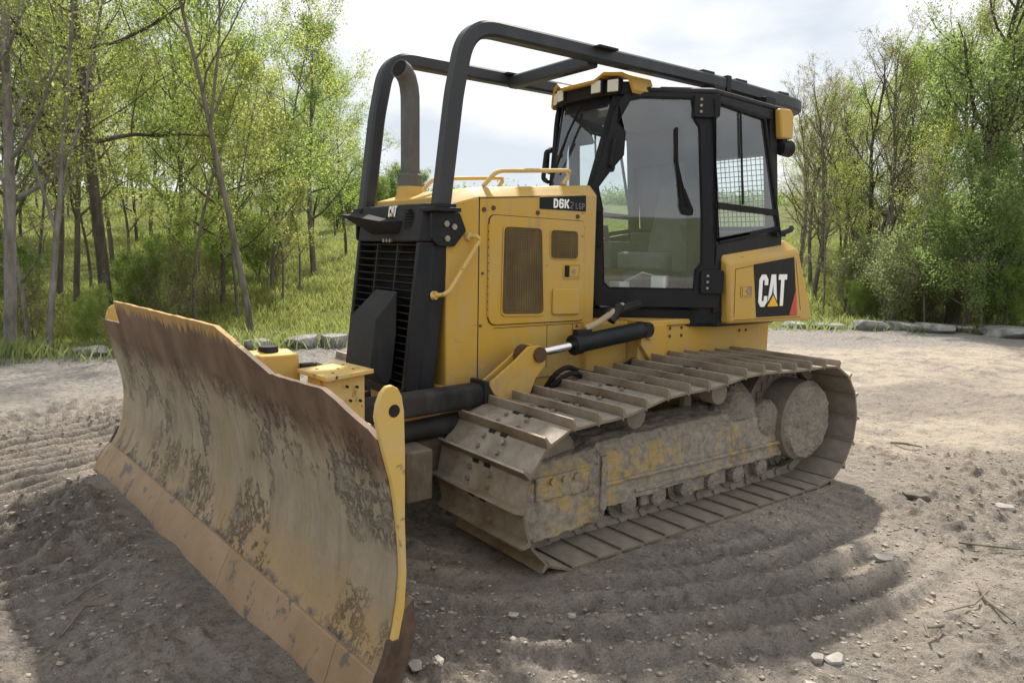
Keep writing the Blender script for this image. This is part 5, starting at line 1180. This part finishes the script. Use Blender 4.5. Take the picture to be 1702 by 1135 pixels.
KIND = {'grey_pole': 'slender_tree', 'fork_pole': 'slender_tree', 'dark_trunk': 'broad_tree', 'leaning': 'slender_tree', 'aspen': 'aspen_tree', 'yellow_tree': 'young_tree', 'lime_tree': 'young_tree', 'green_tree': 'leafy_tree', 'budding': 'budding_tree', 'budding_fork': 'budding_tree', 'gnarled': 'gnarled_tree',
        'bush': 'bush', 'green_bush': 'bush', 'deep_bush': 'bush', 'pale_bush': 'shrub', 'twiggy_bush': 'shrub', 'sapling': 'sapling', 'bare_sapling': 'sapling'}
def az_of(px): return R(-127.1) + math.atan((851 - px) / 1227)
def spot(px, r):
    a = az_of(px); return CAM[0] + r * math.cos(a), CAM[1] + r * math.sin(a)
def plant(key, px, r, sc=1.0, rz=0.0, label=None, group=None, sz=1.0, leaf=None):
    if 1290 < px < 1480: sc = sc * (.74 + .20 * (px - 1290) / 190)
    wood, leaves = get(key); x, y = spot(px, r); k = KIND[key]; cat = 'tree' if 'tree' in k or k == 'sapling' else 'bush'
    o = empty(k, (x, y, gz(x, y))); o.scale = (sc, sc, sc * sz); o.rotation_euler = (0, 0, rz); tag(o, label, cat, group)
    t_ = bpy.data.objects.new("trunk" if cat == 'tree' else "stems", wood); COL.objects.link(t_); t_.parent = o
    if leaves:
        c_ = bpy.data.objects.new("crown" if cat == 'tree' else "foliage", leaves); COL.objects.link(c_); c_.parent = o
        if leaf:
            c_.material_slots[0].link = 'OBJECT'; c_.material_slots[0].material = M[leaf]
    return o
CR = az_of(0)   # helper so that leans written in picture terms (right = +) face the viewer
def face(px): return az_of(px) - R(90)        # turns local +x towards the right of the view
GL, GRt = "trees on the grassy slope left of the bulldozer", "trees on the slope right of the bulldozer"
# --- left of the machine, named individuals
plant('grey_pole', 8, 12.9, .98, face(8) + 0, "tall pale grey tree standing at the far left edge above the dirt", GL)
plant('fork_pole', 72, 12.8, 1.0, face(72), "thin forked grey tree just right of the leftmost tall trunk", GL)
plant('dark_trunk', 181, 15.2, 1.0, 1.0, "thick dark trunked tree directly behind the far corner of the blade", GL)
plant('leaning', 417, 13.6, 1.0, face(417), "slim grey leaning tree rising behind the middle of the blade", GL)
plant('aspen', 522, 22.5, 1.02, 2.0, "bright green cone shaped aspen left of the sweep bars", GL)
plant('sapling', 322, 15.6, 1.05, .4, "thin sapling between the thick dark trunk and the leaning grey tree", GL)
plant('bare_sapling', 42, 14.0, 1.0, 2.2, "nearly bare sapling between the two leftmost grey trunks", GL)
plant('yellow_tree', 452, 20.5, 1.0, 1.5, "yellow green tree between the leaning grey tree and the aspen", GL)
plant('lime_tree', 575, 27, .9, .8, "low lime green tree showing through the far sweep bar", GL)
rn = random.Random(8)
for key, px, r, sc in (('yellow_tree', 15, 44, 1.0), ('lime_tree', 70, 50, 1.0), ('yellow_tree', 120, 42, .95), ('lime_tree', 175, 52, 1.05), ('yellow_tree', 215, 46, 1.0), ('lime_tree', 285, 50, 1.0), ('yellow_tree', 340, 44, .95), ('lime_tree', 390, 54, 1.0), ('yellow_tree', 445, 47, .9), ('lime_tree', 500, 55, .9), ('yellow_tree', 545, 62, .85), ('lime_tree', 600, 70, .75), ('budding', 240, 58, 1.0), ('budding', 420, 60, .95)):
    plant(key, px, r, sc, px * 1.7, "small distant tree high up the slope beyond the left thicket", "distant trees up the left slope")
LLAB = {'yellow_tree': "young yellow green tree in the thicket on the left slope", 'lime_tree': "young lime green tree in the thicket on the left slope", 'sapling': "thin yellow green sapling in the thicket on the left slope", 'budding': "budding tree with few leaves in the thicket on the left slope", 'dark_trunk': "dark trunked lime tree deeper in the left thicket"}
for key, px, r, sc in (('yellow_tree', 128, 17.5, 1.08), ('sapling', 60, 20, 1.05), ('sapling', 145, 21, 1.1), ('sapling', 215, 22.5, 1.15), ('sapling', 285, 23, 1.1), ('sapling', 365, 24, 1.1), ('sapling', 445, 23.5, 1.0), ('sapling', 110, 25, 1.2), ('sapling', 330, 28, 1.25), ('lime_tree', 95, 29, 1.0), ('yellow_tree', 160, 33, 1.05), ('lime_tree', 230, 30, 1.0), ('yellow_tree', 300, 35, 1.05), ('lime_tree', 375, 31, .95), ('yellow_tree', 430, 35, .95), ('lime_tree', 35, 32, 1.0), ('lime_tree', 490, 40, .85), ('yellow_tree', 300, 19.5, 1.15), ('lime_tree', 372, 18, 1.05), ('sapling', 395, 16.2, 1.0), ('budding', 95, 19, 1.0), ('budding', 20, 17, .95),
                       ('sapling', -60, 16, 1.1), ('lime_tree', -130, 18, 1.2), ('yellow_tree', 190, 26, 1.3), ('lime_tree', 515, 33, 1.0), ('yellow_tree', 560, 36, .95),  ('sapling', 470, 18.2, .85), ('sapling', 500, 20, .8), ('yellow_tree', 255, 34, 1.4), 
                       ('yellow_tree', -220, 20, 1.2), ('lime_tree', -330, 18, 1.2)):
    plant(key, px + rn.uniform(-6, 6), r, sc * rn.uniform(.95, 1.05), rn.uniform(0, 6), LLAB[key], "thicket on the left slope", leaf=None)
for i, (px, r, sc) in enumerate(((235, 15.4, .45), (295, 18.5, .5), (360, 19.5, .5), (20, 16.2, .45), (430, 22, .45), (150, 13.2, .25))):
    plant('bush', px, r, sc, i * 1.3, "low lime green bush in the undergrowth of the left slope", "bushes on the left slope")
for i, (px, r, sc) in enumerate(((270, 15.0, .5), (300, 16.2, .5), (455, 22, .7), (45, 14.2, .4), (345, 16.6, .45))):
    plant('twiggy_bush', px, r, sc, i * 1.9, "brown twiggy shrub in the undergrowth of the left slope", "twiggy shrubs on the left slope")
for i, (px, r, sc) in enumerate(((400, 27, .7), (560, 40, 1.2), (610, 50, 1.3), (650, 55, 1.25), (690, 58, 1.2))):
    plant('deep_bush', px, r, sc, i * 1.1, "dark green rounded bush farther up the left slope", "dark bushes up the left slope")
# --- right of the machine
plant('gnarled', 1583, 20.5, 1.06, face(1583), "tall dark gnarled tree with a green top rising above the right thicket", GRt)
plant('green_bush', 1605, 18.6, .80, .6, "big bright green bush in front of the gnarled tree", GRt)
plant('budding_fork', 1432, 24.5, .98, face(1432), "nearly bare tree with several dark curved stems right of the cab", GRt)
plant('budding', 1352, 24, .96, .3, "grey nearly bare tree standing just right of the cab", GRt)
plant('pale_bush', 1472, 19.2, .95, 1.1, "pale grey green shrub near the row of flat boulders", GRt)
plant('yellow_tree', 1655, 27, 1.1, 2.4, "yellow green tree at the right edge behind the gnarled tree", GRt)
RLAB = {'yellow_tree': "yellow green tree in the thicket on the right slope", 'lime_tree': "lime green tree in the thicket on the right slope", 'budding': "budding grey tree in the thicket on the right slope", 'budding_fork': "forked budding tree in the thicket on the right slope", 'green_tree': "full green tree in the thicket on the right slope", 'sapling': "thin sapling in the thicket on the right slope", 'bare_sapling': "bare thin sapling in the thicket on the right slope"}
for key, px, r, sc in (('lime_tree', 1498, 25.5, .98), ('yellow_tree', 1412, 27, .95), ('lime_tree', 1365, 31, .95), ('budding', 1325, 30, 1.0), ('budding', 1392, 29, 1.0), ('lime_tree', 1480, 27, 1.02), ('lime_tree', 1385, 33, 1.0), ('yellow_tree', 1530, 28, 1.05), ('budding', 1555, 28, 1.05), ('yellow_tree', 1345, 35, .95), ('budding', 1690, 21, .95), ('budding', 1708, 24, 1.05), ('sapling', 1405, 22, .9), ('bare_sapling', 1372, 21.5, .95), ('bare_sapling', 1455, 21.5, 1.0), ('bare_sapling', 1545, 19.5, .85), ('sapling', 1530, 20.5, .85), ('bare_sapling', 1635, 18.8, .8),
                       ('budding', 1760, 24, 1.05), ('lime_tree', 1830, 22, 1.05), ('yellow_tree', 1320, 42, 1.0), ('yellow_tree', 1480, 38, 1.2), ('lime_tree', 1410, 42, 1.15), ('budding', 1340, 27, .9), ('budding', 1470, 24, .92), ('budding', 1365, 37, 1.1), ('yellow_tree', 1680, 30, 1.1), ('bare_sapling', 1330, 23, 1.0), ('yellow_tree', 1920, 22, 1.1)):
    plant(key, px + rn.uniform(-5, 5), r, sc * rn.uniform(.95, 1.05), rn.uniform(0, 6), RLAB[key], "thicket on the right slope")
for i, (px, r, sc) in enumerate(((1530, 21.5, .8), (1640, 21.5, .8), (1420, 28, .7), (1590, 22, .85))):
    plant('deep_bush', px, r, sc, i * 1.1, "dark green bush filling the base of the right thicket", "dark bushes of the right thicket")
for i, (px, r, sc) in enumerate(((1540, 20.0, .6), (1570, 20.2, .65), (1655, 19.8, .6), (1690, 19.6, .6), (1505, 21, .65), (1410, 22, .65))):
    plant('twiggy_bush', px, r, sc, i * 1.9, "brown twiggy shrub at the foot of the right thicket", "twiggy shrubs of the right thicket")
for i, (px, r, sc) in enumerate(((1415, 21.8, .85), (1488, 20.6, .8), (1450, 22.5, .9))):
    plant('pale_bush', px, r, sc, 2 + i, "pale grey green shrub behind the row of flat boulders", "pale shrubs behind the boulders")
for i, (px, r, sc) in enumerate(((1440, 20.6, .42), (1675, 18.9, .5), (1700, 19.4, .6), (1550, 23, .8))):
    plant('bush', px, r, sc, i * 1.3, "small lime green bush low in the right thicket", "lime bushes of the right thicket")
# far wood over the crest behind the machine, read as one mass
g = np.random.default_rng(5); pts = []
for i in range(260):
    px = g.uniform(560, 1400); r = g.uniform(95, 135); x, y = spot(px, r); h = g.uniform(1.0, 2.4)
    c = np.array([x, y, gz(x, y) + h * .5]); pts.append(c + g.normal(0, 1, (240, 3)) * V(1.3, 1.3, h * .26))
fw = bpy.data.objects.new("distant_wood", leaf_cloud("distant_wood", np.concatenate(pts), .15, M['leaf_deep'], g)); COL.objects.link(fw); tag(fw, "far low wood along the crest behind the bulldozer", "wood", kind='stuff')

# ------------------------------------------------ grass
def grass(name, label, n, rmin, rmax, bmin, bmax, h0, h1, wd, mat, seed, a0=-88, a1=-172, dens=1.5):
    g = np.random.default_rng(seed); az = np.radians(g.uniform(a1, a0, n)); r = rmin + (rmax - rmin) * g.random(n) ** dens
    x = CAM[0] + r * np.cos(az); y = CAM[1] + r * np.sin(az); b = beyond(x, y) + fbm(x / .7, y / .7, 4, 77) * 1.6
    keep = (b > bmin) & (b < bmax) & (vnoise(x / .9, y / .9, 71) > .18); x, y, r = x[keep], y[keep], r[keep]; n = len(x); z = ground_z(x, y)
    h = g.uniform(h0, h1, n) * (.55 + .9 * vnoise(x / 1.6, y / 1.6, 72)); a = g.uniform(0, 2 * np.pi, n); ww = wd * (0.6 + r / 22) * g.uniform(.6, 1.3, n)
    bx_, by_ = np.cos(a) * ww, np.sin(a) * ww; lx, ly = g.normal(0, .33, n) * h, g.normal(0, .33, n) * h
    c = np.stack([x, y, z - .02], 1)
    v = np.stack([c + np.stack([-bx_, -by_, 0 * h], 1), c + np.stack([bx_, by_, 0 * h], 1), c + np.stack([bx_ * .5 + lx * .5, by_ * .5 + ly * .5, h * .65], 1), c + np.stack([lx, ly, h], 1)], 1).reshape(-1, 3)
    o = bpy.data.objects.new(name, np_mesh(name, v, np.arange(4 * n).reshape(n, 4), M[mat])); COL.objects.link(o); tag(o, label, "grass", kind='stuff'); return o
grass("grass", "fresh spring grass covering the slope behind the dirt yard", 360000, 11, 55, .05, 60, .06, .21, .006, 'grass', 1, dens=1.9)
grass("verge_weeds", "taller pale weeds along the edge of the dirt yard", 30000, 11, 20, -.55, 1.0, .08, .30, .009, 'leaf_pale', 2, dens=1.0)

# ------------------------------------------------ boulders, stones and sticks
def rock_mesh(name, seed, size, mat, flat=.5, sub=3, rough=.22, cut=True):
    import bmesh
    bm = bmesh.new(); bmesh.ops.create_icosphere(bm, subdivisions=sub, radius=1.0); g = np.random.default_rng(seed); pl_ = [(g.normal(0, 1, 3) * V(1, 1, .7), g.uniform(.5, .82)) for _ in range(13)] + [(V(0, 0, 1) + g.normal(0, .10, 3), .42)]
    for v in bm.verts:
        p = V(*v.co)
        for n_, d_3 in pl_:
            n2_ = n_ / np.linalg.norm(n_); t_ = p @ n2_
            if t_ > d_3: p = p - n2_ * (t_ - d_3) * .92
        p = p * (1 + rough * float(fbm(np.array(p[0] * 2.2 + seed), np.array(p[1] * 2.2 + p[2] * 1.7), 3, seed)))
        v.co = Vector(p * V(*size))
    me = bpy.data.meshes.new(name); bm.to_mesh(me); bm.free(); me.materials.append(mat); me.polygons.foreach_set('use_smooth', [True] * len(me.polygons)); me.set_sharp_from_angle(angle=R(28)); return me
def rock(name, x, y, size, seed, rz, label, cat, mat='rock', group=None, sink=.3, sub=3):
    me = rock_mesh(name, seed, size, M[mat], sub=sub); o = bpy.data.objects.new(name, me); COL.objects.link(o)
    o.location = (x, y, gz(x, y) + size[2] * (.62 - sink)); o.rotation_euler = (0, 0, rz); tag(o, label, cat, group); return o
BG = "flat boulders along the edge of the yard"
for px, r, sx, sy, sz, lab in ((1376, 17.6, .42, .35, .16, "low pale boulder nearest the rear of the bulldozer, right of the cab"), (1441, 17.9, .46, .40, .26, "dark sided flat boulder in the row, below the pale shrub"),
                               (1503, 18.2, .42, .35, .22, "pale grassy boulder in the middle of the right row"), (1563, 18.3, .44, .36, .24, "dark grey boulder in the row, below the green bush"),
                               (1608, 18.6, .26, .26, .18, "small grey boulder between the dark one and the long slab"), (1682, 18.2, .78, .50, .26, "long flat grey slab at the right edge of the picture"),
                               (1322, 17.4, .34, .30, .16, "low dark boulder half hidden behind the rear yellow box"), (505, 11.9, .30, .24, .24, "grey boulder between the blade pivot and the grille"), (556, 12.0, .26, .24, .27, "weathered boulder touching the left side of the grille in view"),
                               (425, 11.9, .28, .22, .21, "flat grey boulder at the foot of the leaning tree"), (148, 11.9, .28, .20, .17, "low grey boulder in the weeds behind the far blade corner")):
    x, y = spot(px, r); o = rock("boulder", x, y, (sx * 1.08, sy, sz * .78), int(px) % 97 + 3, az_of(px) - R(90) + rn.uniform(-.2, .2), lab, "boulder", 'rock', BG, .12)
for x, y, s, lab, mt in ((-.086, 1.83, .085, "flat dark brown stone lying on the sunlit dirt right of the track", 'darkstone'), (2.165, 2.545, .045, "pale rounded stone, larger of the pair near the bottom right", 'stone'), (2.215, 2.50, .040, "pale stone, smaller of the pair near the bottom right", 'stone'),
                         (1.067, 2.19, .055, "pale flat stone at the edge of the bulldozer's shadow", 'stone'), (2.42, 2.62, .06, "pale stone cut by the bottom edge of the picture", 'stone'), (2.86, 1.753, .022, "small stone in the slew ruts below the front of the track", 'stone'),
                         (3.06, 1.60, .025, "small pale stone below the front shoe of the track", 'stone'), (3.55, 1.63, .035, "grey stone on the dirt beside the blade's near end", 'stone'), (3.50, 1.71, .028, "little stone in the sunlit patch near the blade", 'stone'), (2.7, -1.75, .09, "dark clod standing beyond the blade", 'darkstone'), (-.35, 2.25, .06, "pale stone half buried in the sunlit dirt on the right", 'stone')):
    rock("stone", x, y, (s * 1.25, s, s * .62), int(abs(x * 100)) % 50 + 2, x * 3, lab, "stone", mt, None, .25, 2)
def stick(pts, r, lab, name="stick"):
    P = [V(a, b, gz(a, b) + c_ + r * .6) for a, b, c_ in pts]; mb = MB(); mb.tube(P, r * .62, 7, [1] * (len(P) - 1) + [.5]); o = mb.build(name, M['stick']); tag(o, lab, "stick"); return o
stick([(-1.62, .93, .0), (-1.56, 1.06, .03), (-1.60, 1.20, .02)], .018, "pale broken branch lying on the sunlit dirt behind the sprocket", "branch")
stick([(1.02, 2.62, .03), (1.18, 2.72, .02), (1.30, 2.88, .0)], .013, "dark stick across the rubble at the lower right")
stick([(1.10, 2.70, .04), (1.25, 2.70, .02), (1.42, 2.64, .0)], .008, "thin twig crossing the dark stick at the lower right")
stick([(.55, 2.35, .01), (.42, 2.52, .02), (.36, 2.60, .01)], .010, "thin curved stick on the sunlit dirt at the right")
stick([(1.62, 2.72, .02), (1.74, 2.70, .05), (1.80, 2.74, .03)], .012, "short broken stick standing out of the rubble")
stick([(4.58, .35, .01), (4.45, .22, .02), (4.36, .20, .01)], .007, "thin twig in the shaded dirt in front of the blade")
stick([(4.62, .62, .01), (4.52, .50, .02), (4.44, .44, .01)], .008, "bent twig near the bottom left corner")
# loose pebbles and clods, one mass
g = np.random.default_rng(9); vs = []; fs = []; o_ = 0
ico = rock_mesh("tmp", 7, (1, 1, .7), M['stone'], sub=1); iv = np.array([v.co[:] for v in ico.vertices]); itf = np.array([p.vertices[:] for p in ico.polygons])
def pebbles(name, lab, n, mat, smin, smax, seed, thr=.52):
    g = np.random.default_rng(seed); x = g.uniform(-2.2, 5.2, n); y = g.uniform(-3.5, 3.7, n); q = vnoise(x / .35, y / .35, 88) * .7 + vnoise(x / 1.3, y / 1.3, 89) * .5
    k = (q + g.normal(0, .10, n) - .10 * np.maximum(0, .2 - x) > thr) & ~((np.abs(x - 1.3) < 1.6) & (np.abs(y) < 1.42)) & ~((np.abs(x - 3.85) < .32) & (np.abs(y) < 1.95)); x, y = x[k], y[k]; n = len(x); z = ground_z(x, y); s = smin + (smax - smin) * g.random(n) ** 7
    a = g.uniform(0, 6.28, n); ca, sa = np.cos(a), np.sin(a); sc = np.stack([s * g.uniform(.8, 1.5, n), s * g.uniform(.7, 1.2, n), s * g.uniform(.5, 1.0, n)], 1)
    v = iv[None] * sc[:, None, :] * g.uniform(.55, 1.25, (n, len(iv), 1)); v = np.stack([v[..., 0] * ca[:, None] - v[..., 1] * sa[:, None], v[..., 0] * sa[:, None] + v[..., 1] * ca[:, None], v[..., 2]], -1) + np.stack([x, y, z + s * .05], 1)[:, None, :]
    f = itf[None] + (np.arange(n) * len(iv))[:, None, None]
    o = bpy.data.objects.new(name, np_mesh(name, v.reshape(-1, 3), f.reshape(-1, 3), M[mat])); COL.objects.link(o); tag(o, lab, "pebbles", kind='stuff')
pebbles("pebbles", "pale pebbles strewn over the dirt", 9000, 'stone', .004, .017, 1)
pebbles("dirt_clods", "brown clods of earth strewn over the dirt", 60000, 'clod', .0030, .022, 2, .40)
bpy.data.meshes.remove(ico)
